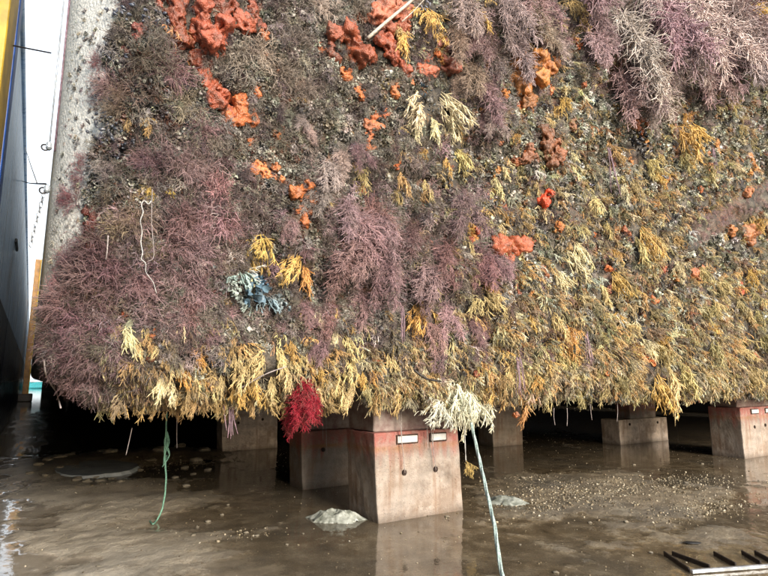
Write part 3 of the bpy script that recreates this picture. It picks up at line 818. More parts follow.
for x, y, s, c, d, v, rl in sponges:
    grow('sponge', SP[v], x, y, s * (1.32 if s > 18 else 1.2), grey_down(c, .13, .9), d, 'sponge', 'sponges growing on the hull', rl, out=.06, jit=.14, clear=.3, label=special.get((x, y)) if d is None else None)

rr = random.Random(5)
for k in range(95):
    x, y = (rr.uniform(470, 766), rr.uniform(60, 385)) if k < 62 else (rr.uniform(140, 470), rr.uniform(5, 395))
    if 560 < x and y < 120 or y > 400 - (x - 250) * .03: continue
    c, d = rr.choice([((196, 104, 50), 'small orange encrusting sponge'), ((160, 92, 48), 'small rust-brown encrusting sponge'), ((184, 124, 62), 'small tan encrusting sponge'), ((128, 70, 44), 'small dark rust encrusting sponge')])
    grow('sponge', SP[rr.randrange(10)], x, y, rr.uniform(9, 17), c, d, 'sponge', 'small sponges scattered over the hull', rr.uniform(0, 6), out=.03, jit=.12, clear=.35)
# --- yellow, gold and cream finger tufts
CREAM, STRAW, GOLD, OCH, AMB, OLY = (228, 210, 152), (212, 184, 112), (220, 170, 74), (188, 148, 82), (224, 158, 66), (176, 158, 92)
yw = {CREAM: 'cream finger-branched tuft', STRAW: 'pale yellow finger-branched tuft', GOLD: 'golden finger-branched tuft', OCH: 'ochre finger-branched tuft', AMB: 'amber finger-branched tuft', OLY: 'olive-yellow finger-branched tuft'}
fingers = [
    (415, 112, 40, CREAM, 5), (441, 108, 44, CREAM, 4), (432, 128, 30, CREAM, 6), (447, 128, 30, CREAM, 4), (410, 128, 26, CREAM, 5), (458, 132, 22, OCH, 6), (419, 155, 22, GOLD, 0),
    (456, 158, 28, STRAW, 4), (445, 166, 20, GOLD, 5), (361, 177, 26, STRAW, 1), (355, 190, 20, STRAW, 0), (400, 182, 26, OCH, 5), (396, 196, 22, OCH, 4), (417, 196, 24, OCH, 1), (424, 188, 22, STRAW, 5), (353, 166, 14, OCH, 0),
    (480, 20, 22, GOLD, 5), (427, 20, 34, GOLD, 8), (400, 42, 34, GOLD, 6), (440, 38, 22, GOLD, 4), (395, 30, 22, STRAW, 7), (172, 32, 26, (206, 142, 84), 8), (182, 44, 18, (206, 142, 84), 9),
    (262, 248, 42, GOLD, 8), (296, 266, 40, GOLD, 4), (304, 276, 32, AMB, 6), (252, 262, 24, GOLD, 9), (280, 280, 20, STRAW, 1), (246, 282, 18, CREAM, 0),
    (417, 314, 38, AMB, 4), (423, 308, 26, GOLD, 5), (485, 300, 36, STRAW, 1), (473, 306, 26, STRAW, 0), (498, 292, 20, OCH, 2), (462, 240, 24, STRAW, 5), (452, 252, 18, OCH, 1), (467, 228, 16, GOLD, 0),
    (745, 20, 34, GOLD, 6), (755, 12, 26, GOLD, 4), (742, 38, 20, STRAW, 5), (678, 140, 34, GOLD, 5), (690, 132, 26, GOLD, 7), (683, 118, 14, GOLD, 0), (640, 238, 34, GOLD, 4), (637, 250, 26, STRAW, 6), (612, 280, 28, GOLD, 4), (600, 292, 24, STRAW, 6),
    (594, 205, 24, STRAW, 4), (630, 186, 24, STRAW, 1), (645, 168, 22, STRAW, 0), (622, 192, 20, CREAM, 5), (565, 262, 34, CREAM, 5), (575, 250, 26, CREAM, 4), (556, 278, 24, CREAM, 7), (560, 105, 22, GOLD, 0), (545, 118, 18, STRAW, 2), (553, 112, 16, GOLD, 3), (515, 138, 14, GOLD, 0), (580, 25, 20, OCH, 5), (570, 8, 26, OCH, 8), (535, 28, 26, (206, 160, 124), 5), (524, 45, 18, OCH, 4),
    (565, 335, 34, AMB, 1), (552, 322, 28, STRAW, 5), (565, 360, 26, STRAW, 0), (575, 372, 20, STRAW, 2), (655, 352, 30, STRAW, 3), (668, 384, 40, STRAW, 6), (655, 392, 34, GOLD, 4), (680, 375, 28, STRAW, 5), (640, 345, 26, CREAM, 1), (700, 370, 22, OLY, 2), (722, 385, 22, STRAW, 0), (745, 372, 26, STRAW, 1), (760, 340, 24, OLY, 3), (735, 345, 24, STRAW, 2), (710, 348, 22, OLY, 5), (684, 330, 22, OLY, 4), (620, 380, 22, OLY, 1), (600, 395, 22, OLY, 3), (545, 400, 24, STRAW, 4), (580, 400, 20, OLY, 2), (630, 330, 20, STRAW, 0), (605, 340, 18, OLY, 8),
    (735, 300, 20, OLY, 2), (715, 290, 22, STRAW, 0), (755, 315, 18, OLY, 1), (700, 310, 20, OLY, 3), (672, 300, 18, STRAW, 8), (650, 312, 18, OLY, 1),
    (545, 155, 12, CREAM, 8), (570, 165, 14, OLY, 9), (660, 158, 12, STRAW, 9), (730, 105, 14, STRAW, 2), (738, 130, 14, STRAW, 0), (690, 160, 12, OLY, 8), (752, 150, 14, OLY, 9), (715, 165, 12, STRAW, 0),
    (520, 402, 24, OCH, 4), (498, 380, 28, OCH, 1), (490, 392, 24, GOLD, 5), (508, 372, 20, STRAW, 2), (535, 388, 20, GOLD, 0), (525, 420, 22, (206, 140, 70), 6),
    (390, 360, 30, STRAW, 7), (408, 350, 28, STRAW, 1), (420, 340, 20, OCH, 2), (382, 370, 24, STRAW, 4), (398, 402, 30, OCH, 5), (412, 395, 22, OLY, 1), (432, 372, 22, OCH, 0), (366, 395, 26, OLY, 2), (375, 405, 26, OCH, 4),
    (345, 345, 34, STRAW, 4), (335, 338, 28, CREAM, 6), (360, 350, 26, STRAW, 5), (330, 362, 22, STRAW, 1), (350, 368, 34, STRAW, 4), (340, 385, 36, STRAW, 5), (352, 400, 34, STRAW, 6), (362, 378, 24, GOLD, 1), (330, 400, 26, OCH, 2), (318, 315, 20, CREAM, 5), (371, 375, 20, AMB, 4), (328, 412, 22, OCH, 1),
    (278, 356, 34, STRAW, 6), (262, 362, 36, STRAW, 5), (245, 372, 38, STRAW, 4), (290, 348, 28, GOLD, 1), (252, 385, 34, GOLD, 1), (238, 360, 28, STRAW, 7), (232, 352, 24, OCH, 0), (285, 372, 30, STRAW, 5), (272, 384, 32, STRAW, 6), (250, 400, 34, OCH, 2), (264, 406, 30, OCH, 4), (236, 395, 30, GOLD, 5), (222, 388, 28, STRAW, 6), (212, 384, 26, STRAW, 4), (215, 405, 30, OCH, 1), (198, 405, 28, OCH, 2), (202, 365, 22, OCH, 8), (182, 372, 28, AMB, 4), (200, 358, 20, AMB, 7), (184, 402, 28, OCH, 5), (170, 402, 24, OCH, 1), (165, 388, 34, CREAM, 6), (172, 394, 26, CREAM, 5), (160, 410, 24, OCH, 2), (148, 408, 24, OCH, 3), (135, 410, 22, OCH, 0), (120, 412, 20, (160, 130, 90), 2), (178, 415, 20, OCH, 1), (232, 415, 22, OCH, 2), (285, 408, 24, OCH, 5), (310, 412, 22, STRAW, 5), (318, 395, 24, STRAW, 4), (318, 372, 24, GOLD, 1), (300, 362, 22, STRAW, 0), (304, 340, 18, OCH, 8),
    (128, 335, 30, CREAM, 6), (120, 330, 22, STRAW, 7), (138, 348, 24, STRAW, 6), (150, 340, 20, OCH, 5), (158, 350, 18, STRAW, 4), (133, 322, 18, (170, 170, 140), 6), (146, 332, 18, STRAW, 7), (165, 362, 16, OCH, 5), (175, 350, 14, OCH, 1), (205, 345, 14, OCH, 0), (222, 350, 16, OCH, 8), (195, 330, 10, STRAW, 0), (210, 318, 12, (200, 190, 90), 8), (230, 332, 14, CREAM, 9), (218, 325, 12, STRAW, 9),
    (150, 192, 20, (196, 158, 60), 9), (168, 190, 14, (204, 168, 60), 8), (135, 196, 14, (170, 140, 90), 9), (128, 122, 16, OCH, 4), (150, 128, 16, OCH, 5), (148, 120, 12, (196, 150, 66), 8), (95, 292, 16, (150, 120, 60), 0), (225, 300, 12, OCH, 8), (305, 100, 10, OCH, 8)]
for i, (x, y, s, c, v) in enumerate(fingers):
    d = yw.get(c, 'tan finger-branched tuft')
    lab = {(262, 248): 'golden star-shaped finger tuft below the knobbly orange sponge', (745, 20): 'bright gold finger tuft at the upper right end of the hull'}.get((x, y))
    if y > 335 and x < 490: s *= .88
    if y > 385: y -= 7
    CLEAR.append((surf(x, y + s * .15)[0], 0, s * .3 * 6 / F_PX))
    grow('finger_tuft', FG[v], x, y - s * .22, s * 1.02, grey_down(c, .26, 1.06), d, 'sea growth', 'finger-branched tufts on the hull', label=lab, jit=.08, out=.07, clear=.3)

for k in range(75):
    x = rr.uniform(480, 766); y = rr.uniform(150, 390 - (x - 480) * .03)
    c, d = rr.choice([(STRAW, yw[STRAW]), (OLY, yw[OLY]), (CREAM, yw[CREAM]), (GOLD, yw[GOLD]), (OCH, yw[OCH])])
    s = rr.uniform(12, 22)
    grow('finger_tuft', FG[rr.randrange(11)], x, y - s * .2, s, grey_down(c, .22, 1.02), d, 'sea growth', 'finger-branched tufts on the hull', jit=.1, out=.05, clear=.2)
# --- mauve and purple weed
plumes = [(598, 5, 60), (615, 28, 70), (640, 12, 64), (652, 38, 66), (628, 60, 64), (640, 80, 66), (618, 84, 52), (672, 10, 70), (684, 40, 62), (700, 12, 74), (712, 30, 66), (722, 6, 70), (690, 62, 46), (676, 52, 48), (580, 20, 46), (592, 45, 40), (655, 5, 60), (735, 50, 32), (760, 35, 44), (630, 98, 42),
          (466, 14, 60), (455, 40, 50), (474, 45, 44), (500, 10, 64), (518, 18, 60), (530, 5, 60), (512, 50, 56), (525, 62, 40), (545, 10, 42), (545, 40, 36), (470, 75, 50), (483, 95, 52), (490, 115, 44), (455, 80, 34), (478, 120, 36),
          (330, 170, 44), (342, 160, 44), (352, 150, 36), (325, 195, 50), (340, 210, 60), (352, 225, 64), (330, 235, 60), (365, 205, 56), (378, 225, 64), (392, 240, 66), (368, 255, 66), (350, 265, 66), (335, 275, 60), (385, 270, 64), (405, 232, 56), (402, 265, 60), (415, 250, 48), (455, 200, 62), (448, 225, 64), (440, 252, 60), (432, 275, 58), (445, 270, 56), (470, 255, 52), (484, 262, 50), (495, 268, 42), (505, 262, 36), (420, 285, 50), (405, 300, 46), (360, 300, 52), (375, 305, 48), (345, 320, 50), (330, 310, 44), (440, 310, 46), (455, 318, 46), (465, 328, 40), (430, 330, 42), (470, 340, 38), (480, 345, 36), (325, 345, 36), (395, 330, 36), (440, 355, 34), (445, 375, 30), (516, 350, 24), (540, 345, 26), (300, 310, 36), (318, 285, 40), (305, 130, 26), (300, 118, 24), (292, 225, 34)]
for i, (x, y, s) in enumerate(plumes):
    if 300 < x < 500 and y > 200 and i % 3 == 2: continue
    right = x > 560
    c = [MAUVE, PALEM, MAUVE][i % 3] if right else ([MAUVE, DUSK, ROSE, MAUVE][i % 4] if y > 140 else [OLIVEB, MAUVE, PALEM][i % 3])
    if 285 < x < 345 and y < 200: c = PALEM
    d = {MAUVE: 'mauve drooping weed plume', PALEM: 'pale lilac-grey drooping weed plume', ROSE: 'rosy mauve drooping weed plume', DUSK: 'dusky purple drooping weed plume', OLIVEB: 'brownish drooping weed plume'}[c]
    grow('weed_plume', PL[i % 5], x, y - s * .2, s * (1.3 if right else 1.0), grey_down(c, .12 if right else 0, 1.0), d, 'weed', 'drooping weed plumes on the hull', jit=.2, sx=1.15)
bushes = [(148, 62, 60, 0), (172, 72, 56, 1), (130, 95, 46, 0), (118, 110, 40, 0), (160, 95, 50, 1), (110, 85, 36, 2), (240, 62, 58, 3), (262, 55, 54, 3), (280, 78, 50, 3), (250, 82, 50, 3), (300, 90, 40, 3), (296, 42, 40, 3), (320, 8, 44, 3), (355, 5, 40, 3), (280, 10, 34, 3), (210, 62, 36, 3), (186, 105, 46, 0), (200, 130, 44, 1), (215, 145, 36, 3), (165, 150, 44, 1), (145, 160, 40, 1),
          (155, 165, 40, 1), (185, 165, 46, 2), (205, 178, 52, 2), (195, 195, 52, 2), (220, 192, 46, 4), (135, 215, 52, 0), (112, 195, 24, 0), (120, 225, 44, 0), (150, 225, 40, 0), (150, 252, 34, 5), (185, 220, 54, 2), (215, 220, 54, 4), (228, 228, 46, 4), (240, 218, 34, 4), (170, 240, 54, 2), (190, 250, 56, 2), (210, 250, 40, 2), (165, 265, 50, 1), (180, 280, 54, 2), (200, 290, 46, 2), (100, 245, 52, 1), (85, 250, 44, 1), (110, 262, 54, 1), (90, 275, 54, 2), (75, 268, 44, 1), (120, 285, 56, 1), (140, 280, 46, 2), (95, 300, 54, 1), (68, 300, 50, 1), (150, 300, 52, 2), (170, 305, 50, 4), (190, 315, 48, 4), (110, 310, 44, 0), (80, 325, 50, 2), (60, 322, 44, 1), (55, 342, 40, 1), (100, 332, 44, 1), (75, 350, 46, 1), (92, 352, 46, 2), (110, 350, 46, 1), (60, 362, 36, 1), (78, 375, 42, 1), (95, 375, 46, 2), (115, 370, 44, 1), (130, 380, 40, 2), (145, 370, 36, 2), (105, 390, 36, 1), (125, 395, 32, 1), (150, 385, 30, 2), (225, 310, 32, 2), (228, 328, 34, 2), (210, 335, 30, 2), (242, 318, 26, 4), (88, 390, 28, 1), (70, 385, 26, 1), (50, 372, 24, 1), (48, 352, 26, 1),
          (80, 175, 30, 6), (72, 200, 34, 6), (66, 195, 26, 6), (84, 160, 24, 6), (100, 60, 26, 6), (104, 85, 28, 6), (96, 100, 24, 6), (50, 300, 30, 6), (56, 280, 28, 6), (66, 260, 30, 6), (46, 325, 26, 6)]
bc = [(OLIVEB, 'olive-brown rounded weed bush'), (DUSK, 'dusky purple rounded weed bush'), (MAUVE, 'mauve rounded weed bush'), ((168, 154, 142), 'pale wiry tangled weed bush'), (ROSE, 'rosy mauve rounded weed bush'), ((178, 160, 122), 'straw-coloured rounded weed bush'), ((164, 116, 120), 'thin pinkish weed fuzz patch')]
for i, (x, y, s, k) in enumerate(bushes):
    if (x > 98 and y > 340) or (x > 145 and y > 290 and i % 2) or (y < 260 and x > 100 and i % 5 == 4): continue
    c, d = bc[k]
    mesh = BU[3 + i % 3] if k == 3 else BU[i % 3]
    grow('weed_bush', mesh, x, y, s * .92, c, d, 'weed', 'rounded weed bushes on the hull', roll=RNG.uniform(-.9, .9), jit=.22, out=(-.12 if k == 6 else 0))

# --- one-of-a-kind growth
def plume_thing(name, px, py, parts, label, base_col, mat, r, kind='finger'):
    loc, n, dist = surf(px, py)
    root = empty(name, tuple(loc)); tag(root, label, 'weed')
    for (ax, ay, s, v, nm, mesh) in parts:
        l2, n2, d2 = surf(ax, ay)
        s2 = s * d2 / F_PX * (.86 if name == 'weed_spray' else 1)
        o = link(nm, mesh, root)
        c = np.array(lin(base_col)) * (1 + RNG.normal(0, .08)); o.color = (*np.clip(c, 0, .95), 1)
        q = frame((n2 + Vector((0, -.15, -.1))).normalized(), RNG.normal(0, .25)).to_4x4()
        o.matrix_local = Matrix.Translation(-loc) @ Matrix.Translation(l2 + Vector((0, -.06, 0))) @ q @ Matrix.Scale(s2, 4)
    return root
CRM = [finger_tuft('cream_spray%d' % i, M['finger'], 12, 17, .0125, .16, .8, .36) for i in range(3)]
CRD = [finger_tuft('cream_tail%d' % i, M['finger'], 6, 22, .0125, .5, .2, .3) for i in range(1)]
plume_thing('weed_spray', 458, 395, [(446, 392, 46, 0, 'frond', CRM[0]), (470, 392, 48, 0, 'frond', CRM[1]), (458, 384, 46, 0, 'frond', CRM[2]), (438, 402, 34, 0, 'frond', CRM[1]), (480, 398, 30, 0, 'frond', CRM[2]), (464, 400, 48, 0, 'tail', CRD[0]), (452, 402, 36, 0, 'frond', CRM[0]), (462, 388, 44, 0, 'frond', CRM[0]), (450, 384, 40, 0, 'frond', CRM[1])],
            'bushy cream white weed spray hanging at the hull edge beside the pale rope', (250, 246, 216), None, 0)
RDP = [weed_plume('crimson_plume%d' % i, M['weed'], 330, .009) for i in range(2)]
plume_thing('crimson_weed', 296, 388, [(301, 376, 44, 0, 'frond', RDP[0]), (306, 388, 30, 0, 'frond', RDP[1]), (290, 394, 42, 0, 'frond', RDP[1]), (297, 386, 40, 0, 'frond', RDP[0]), (284, 402, 34, 0, 'frond', RDP[0]), (311, 392, 20, 0, 'frond', RDP[0])],
            'crimson feathery weed hanging from the hull bottom over the second block', (158, 36, 52), None, 0)
TQ = [leafy('turquoise_flakes%d' % i, M['finger'], 34) for i in range(2)] + [finger_tuft('turquoise_fingers', M['finger'], 7, 6, .03, .05, .9, .3)]
loc, n, dist = surf(253, 288)
tq = empty('turquoise_crust', tuple(loc)); tag(tq, 'turquoise and pale blue flaky crust left of the mauve plumes', 'sea growth')
for (a, b, s, m_, c) in ((240, 274, 20, TQ[2], (166, 190, 182)), (231, 288, 16, TQ[0], (170, 184, 176)), (250, 292, 20, TQ[1], (112, 142, 160)), (266, 298, 20, TQ[2], (138, 160, 168)), (258, 284, 13, TQ[0], (84, 124, 150)), (276, 303, 14, TQ[0], (150, 168, 174)), (246, 303, 15, TQ[2], (160, 174, 166)), (238, 300, 12, TQ[0], (130, 140, 136))):
    l2, n2, d2 = surf(a, b); s2 = s * 1.3 * d2 / F_PX; l2 = l2 + n2 * .05; CLEAR.append((l2.copy(), 0, s2 * .22))
    o = link('flake_patch', m_, tq); o.color = rgba(c); o.matrix_local = Matrix.Translation(l2 - loc) @ frame(n2, RNG.normal(0, .5)).to_4x4() @ Matrix.Scale(s2, 4)
# mussel clumps
for (x, y, r, nsh, c, lab) in ((630, 147, 16, 26, (16, 18, 28), 'black mussel clump on the upper right of the hull above the lilac strand'), (612, 158, 8, 6, (22, 24, 30), 'small dark mussel clump just below left of the black mussel clump'),
        (421, 94, 8, 6, (40, 62, 76), 'blue-black mussel clump above the paired cream finger tufts'), (536, 108, 7, 6, (30, 32, 40), 'dark mussel clump under the brown-orange sponge mass'), (430, 112, 8, 6, (44, 52, 58), 'slate mussel clump between the paired cream finger tufts'),
        (108, 130, 17, 16, (84, 88, 98), 'large grey-blue mussel clump beside the pale corner strip'), (122, 150, 13, 12, (60, 66, 78), 'dark grey-blue mussel clump below the larger one by the corner strip'), (124, 12, 12, 9, (90, 96, 108), 'grey mussel clump at the top of the corner strip'), (118, 55, 12, 9, (74, 78, 90), 'slate grey mussel clump halfway up the corner strip'),
        (98, 175, 11, 9, (104, 108, 110), 'pale grey mussel clump below the dark ones near the corner'), (97, 200, 11, 9, (110, 112, 110), 'pale grey mussel clump above the dark rust sponge'), (155, 22, 12, 9, (76, 80, 92), 'slate mussel clump left of the rust sponges at the top'), (420, 8, 10, 8, (110, 112, 122), 'pale grey mussel clump beside the bleached stick'), (660, 180, 5, 4, (150, 152, 166), 'pale blue-grey mussel pair right of the yellow tufts'), (587, 190, 6, 5, (120, 120, 136), 'lilac-grey mussel clump below the black mussel clump'), (655, 385, 8, 6, (70, 78, 84), 'slate mussel clump above the stepped concrete block')):
    loc, n, dist = surf(x, y); loc = loc + n * (.16 if nsh > 20 else (.02 if x < 160 else .07)); nsh = int(nsh * (2.2 if x < 160 else 1.3))
    CLEAR.append((loc.copy(), 0, min(.44, r * dist / F_PX * (.35 if x < 160 else 1.0))))
    rt = empty('mussel_clump', tuple(loc)); tag(rt, lab, 'mussels', 'mussel clumps on the hull')
    rad = r * dist / F_PX
    f0 = frame(n)
    for k in range(nsh):
        a = RNG.uniform(0, 6.28); q = rad * math.sqrt(RNG.uniform(0, 1))
        off = f0 @ Vector((math.cos(a) * q, math.sin(a) * q * .8, RNG.uniform(.0, .35) * rad))
        ms = rad * RNG.uniform(.34, .52) * (16 / max(nsh, 8)) ** .2
        o = link('shell', MU, rt); o.color = (*(np.array(lin(c)) * RNG.uniform(.6, 1.5)), 1)
        o.matrix_local = Matrix.Translation(off) @ (f0 @ Matrix.Rotation(RNG.uniform(0, 6.28), 3, 'Z') @ Matrix.Rotation(RNG.uniform(.1, 1.2), 3, 'X') @ Matrix.Rotation(RNG.uniform(0, 3), 3, 'Y')).to_4x4() @ Matrix.Scale(ms, 4)

# cords, sticks and strands on the hull
def cord(name, pts, r, mat, label, cat, out=.10, sides=6, group=None, on=None):
    P = []
    for (x, y) in pts:
        if on is not None: P.append(np.array(on_y(x, y, on)))
        else:
            l, n, d = surf(x, y); P.append(np.array(l + n * out))
    b = P[0].copy(); tb = Tubes(); tb.add(spline([p - b for p in P], 5), r, r * .8, sides)
    o = link(name, tb.mesh(name), None, mat); o.location = b
    tag(o, label, cat, group); return o
wc = cord('knotted_twine', [(149, 211), (147, 214), (144, 211), (142, 215), (143, 222), (141, 230), (142, 240), (141, 250), (142, 260), (141, 266), (144, 270), (144, 278), (147, 284), (149, 288), (151, 298)], .0045, M['cord'], 'white knotted cord hanging in mauve weed near the left corner', 'cord', .3)
cord('hanging_thread', [(150, 200), (149, 230), (150, 262), (146, 268)], .003, M['thread'], 'thin pale thread hanging just right of the white knotted cord', 'thread', .3)
cord('hanging_thread', [(117, 243), (116, 258), (115, 266)], .006, M['thread'], 'short pale thread hanging left of the white knotted cord', 'thread', .25)
cord('white_root', [(62, 360), (66, 375), (71, 388), (72, 400)], .008, M['thread'], 'pale stringy thread hanging off the lower left bilge', 'thread', .15)
cord('bleached_stick', [(355, 51), (372, 36), (398, 14), (414, -2)], .02, M['stick'], 'bleached straight stick caught between the orange sponges at the top', 'stick', .28)
cord('thin_stick', [(390, 33), (404, 20), (420, 2)], .007, M['stick'], 'thin pale stalk just right of the bleached straight stick', 'stick', .25)
cord('thin_stick', [(611, 58), (620, 46), (628, 36)], .012, M['stick'], 'pale stalk lying across the lilac-grey plumes at the upper right', 'stick', .4)
cord('thin_stick', [(228, 384), (255, 372), (276, 366)], .006, M['thread'], 'straw-coloured stalk sticking out over the yellow fringe', 'stick', .25)
cord('grey_cord', [(398, 369), (410, 375), (424, 377)], .012, M['steel'], 'short grey cord end in the fringe left of the cream spray', 'cord', .3)
def strandy(px0, py0, py1, w, label):
    l, n, d = surf(px0, py0); L = (py1 - py0) * d / F_PX; tb = Tubes()
    for k in range(7):
        tb.add(strand((RNG.normal(0, w), 0, RNG.normal(0, w)), (RNG.normal(0, .05), -.1, -1), L * RNG.uniform(.75, 1), 6, .05, 0), w * .32, w * .2, 5, RNG.uniform(.2, .9), knob=.25)
    m = tb.mesh('lilac_strand'); o = link('lilac_strand', m, None, M['lilac']); o.location = l + n * .1
    tag(o, label, 'strand', 'lilac strands hanging from the hull')
strandy(603, 150, 198, .02, 'lilac strand hanging from the black mussel clump'); strandy(397, 310, 345, .018, 'lilac strand hanging left of the amber finger tuft')
strandy(228, 402, 432, .022, 'lilac strand hanging off the hull bottom left of the crimson weed'); strandy(512, 358, 395, .018, 'lilac strand hanging in the fringe right of the cream spray')
strandy(708, 150, 182, .02, 'lilac strand hanging beside the gold tuft at the right'); strandy(581, 335, 365, .022, 'lilac strand hanging below the amber tuft at lower right')
finish_labels()
PEND.clear()
LANDMARKS[:] = [('the pale puddle', 95, 470), ('the green rope end', 155, 522), ('the crumpled plastic heap', 336, 520), ('the nearest block', 420, 510), ('the torn sheet', 506, 502), ('the grating', 700, 560), ('the stepped block', 640, 445), ('the second block', 300, 488), ('the lower left corner', 0, 576), ('the pale rope end', 507, 576)]

# ================================================================== GROWTH: the uncountable carpet
def zone_pick(px, py):
    """palette and mix of shapes for a place on the hull"""
    mauve = max(math.exp(-((px - 100) / 65) ** 2 - ((py - 305) / 75) ** 2), .9 * math.exp(-((px - 385) / 75) ** 2 - ((py - 255) / 75) ** 2), .95 * math.exp(-((px - 660) / 80) ** 2 - ((py - 35) / 50) ** 2), .8 * math.exp(-((px - 500) / 60) ** 2 - ((py - 30) / 60) ** 2), .8 * math.exp(-((px - 195) / 50) ** 2 - ((py - 220) / 60) ** 2))
    bottom = 418 - (px - 250) * .039
    fringe = math.exp(-((py - (bottom - 22)) / 46) ** 2) if px > 90 else 0
    if px < 170: fringe *= max(0, (px - 90) / 80)
    dark = max(math.exp(-((px - 150) / 90) ** 2 - ((py - 120) / 80) ** 2), .6 * math.exp(-((px - 280) / 80) ** 2 - ((py - 220) / 80) ** 2))
    right = 1 / (1 + math.exp(-(px - 480) / 45))
    return mauve, fringe, dark, right
GREY = [(116, 112, 98), (80, 76, 66), (150, 146, 130), (98, 82, 68), (126, 118, 98), (180, 176, 160), (60, 58, 54)]
DARK = [(56, 54, 56), (40, 40, 44), (84, 84, 82), (92, 72, 66), (112, 70, 52), (132, 130, 122), (68, 62, 58)]
RIGHT = [(176, 178, 160), (120, 122, 104), (128, 126, 104), (166, 166, 142), (86, 84, 68), (206, 206, 188), (150, 98, 56), (112, 112, 88), (168, 146, 88), (140, 138, 114), (98, 94, 90), (186, 186, 164)]
MAUV = [(150, 118, 118), (122, 96, 96), (172, 138, 138), (108, 92, 82), (136, 122, 106), (186, 164, 160)]
FRIN = [(190, 160, 98), (212, 188, 122), (140, 126, 84), (122, 98, 70), (170, 138, 82), (204, 154, 80), (154, 142, 108), (222, 204, 150)]
from mathutils.kdtree import KDTree
KT = KDTree(len(CLEAR))
for i, q in enumerate(CLEAR): KT.insert(q[0], i)
KT.balance()
def KT_near(P): return [CLEAR[i] for (_, i, d) in KT.find_range(P, .45)]
OLV = [(120, 110, 84), (96, 84, 62), (150, 140, 112)]
pts = {'crust': [], 'hair': [], 'finger': []}
def pick(pal, P, f=3.2):
    if RNG.uniform() < .38: return random.choice(pal)
    q = Vector(P) * f
    v = .5 + .75 * noise.noise(q) + .2 * noise.noise(q * 2.3 + Vector((5, 5, 5)))
    return pal[int(max(0, min(.999, v)) * len(pal))]
def add_pt(kind, P, N, s, c, jit=.16):
    if any((Vector(P) - Vector(q[0])).length < q[2] for q in KT_near(P)): return
    c = np.array(lin(grey_down(c, .28, 1.08))) * math.exp(RNG.normal(0, jit)) * (1 + RNG.normal(0, .05, 3))
    pts[kind].append((tuple(P), tuple(N), s, tuple(np.clip(c, .003, .9))))
NPTS = 38000
cnt = 0
while cnt < NPTS:
    # denser where it is near
    x = HX0 + .05 + 15.8 * RNG.uniform(0, 1) ** 1.45
    zmax = min(10.9, 3.6 + x * .62 + 1.2)
    z = HZB + .02 + (zmax - HZB) * RNG.uniform(0, 1) ** 1.12
    if x < HX0 + RC:
        a = math.acos(max(-1, min(1, (HX0 + RC - x) / RC))); y = HY0 + RC - math.sin(a) * RC
        nrm = Vector((-math.cos(a), -math.sin(a), 0))
    else: y = HY0; nrm = Vector((0, -1, 0))
    if z < HZB + .33 and x > .8:
        yy = y + .32 * (1 - math.sin(math.acos(max(0, min(1, 1 - (z - HZB) / .33)))))
    hit = BV.ray_cast(Vector((x, y, z)) + nrm * 1.0, -nrm, 2.0)
    cnt += 1
    if hit[0] is None: continue
    p = hit[0]
    if x < HX0 + .34 + (z - 3) * .045 + noise.noise(p * 2.2) * .12 and z > 2.2 + noise.noise(p * 3) * .2:
        if RNG.uniform() > .10: continue
        add_pt('crust', p, nrm, RNG.uniform(.025, .06), random.choice([(170, 166, 156), (150, 148, 142), (124, 120, 112), (180, 172, 150)])); continue
    px, py = to_px(p)
    mv, fr, dk, rt = zone_pick(px, py)
    # bare diagonal patch at the right
    if (px > 690 and abs((py - 205) + (px - 745) * .55) < 14 and px < 800):
        if RNG.uniform() < .5: add_pt('hair', p, nrm, RNG.uniform(.08, .16), random.choice([(176, 138, 132), (158, 132, 122)]))
        continue
    u = RNG.uniform()
    sc = RNG.uniform(.05, .13) * (1 + .35 * rt)
    n2 = (nrm * .6 + Vector(hit[1]) * .4).normalized() if hit[1].dot(nrm) > 0 else nrm
    if u < mv * .40: add_pt('hair', p, n2, RNG.uniform(.16, .34) * (1 + .35 * rt), pick(MAUV, p), .2); continue
    u = RNG.uniform()
    if u < fr * .75: add_pt('finger', p, n2, RNG.uniform(.13, .26) * (1 + .25 * rt), pick(FRIN, p)); continue
    if RNG.uniform() < max(dk * .8, mv * .55): add_pt('crust', p, n2, sc, pick(DARK, p)); continue
    if RNG.uniform() < rt:
        dg = noise.noise(Vector((p.x * .62 - p.z * .80, p.x * .16 + p.z * .12, 0)) * 2.6) + .5 * noise.noise(p * 5)
        if py > 190 and dg < -.22 and RNG.uniform() < .7: add_pt('crust', p, n2, sc * .7, pick(DARK, p)); continue
        if py > 190 and dg > .18 and RNG.uniform() < .6: add_pt('finger', p, n2, RNG.uniform(.14, .28), pick(FRIN, p)); continue
        if RNG.uniform() < .28 + .34 * max(0, min(1, (py - 160) / 140)): add_pt('finger', p, n2, RNG.uniform(.12, .24), pick(RIGHT + FRIN + FRIN, p))
        else: add_pt('crust', p, n2, sc, pick(RIGHT, p))
    else:
        if RNG.uniform() < .16: add_pt('hair', p, n2, RNG.uniform(.14, .28), random.choice([(150, 140, 126), (120, 108, 98), (168, 156, 148), (104, 86, 86)]))
        else: add_pt('crust', p, n2, sc, pick(GREY, p))
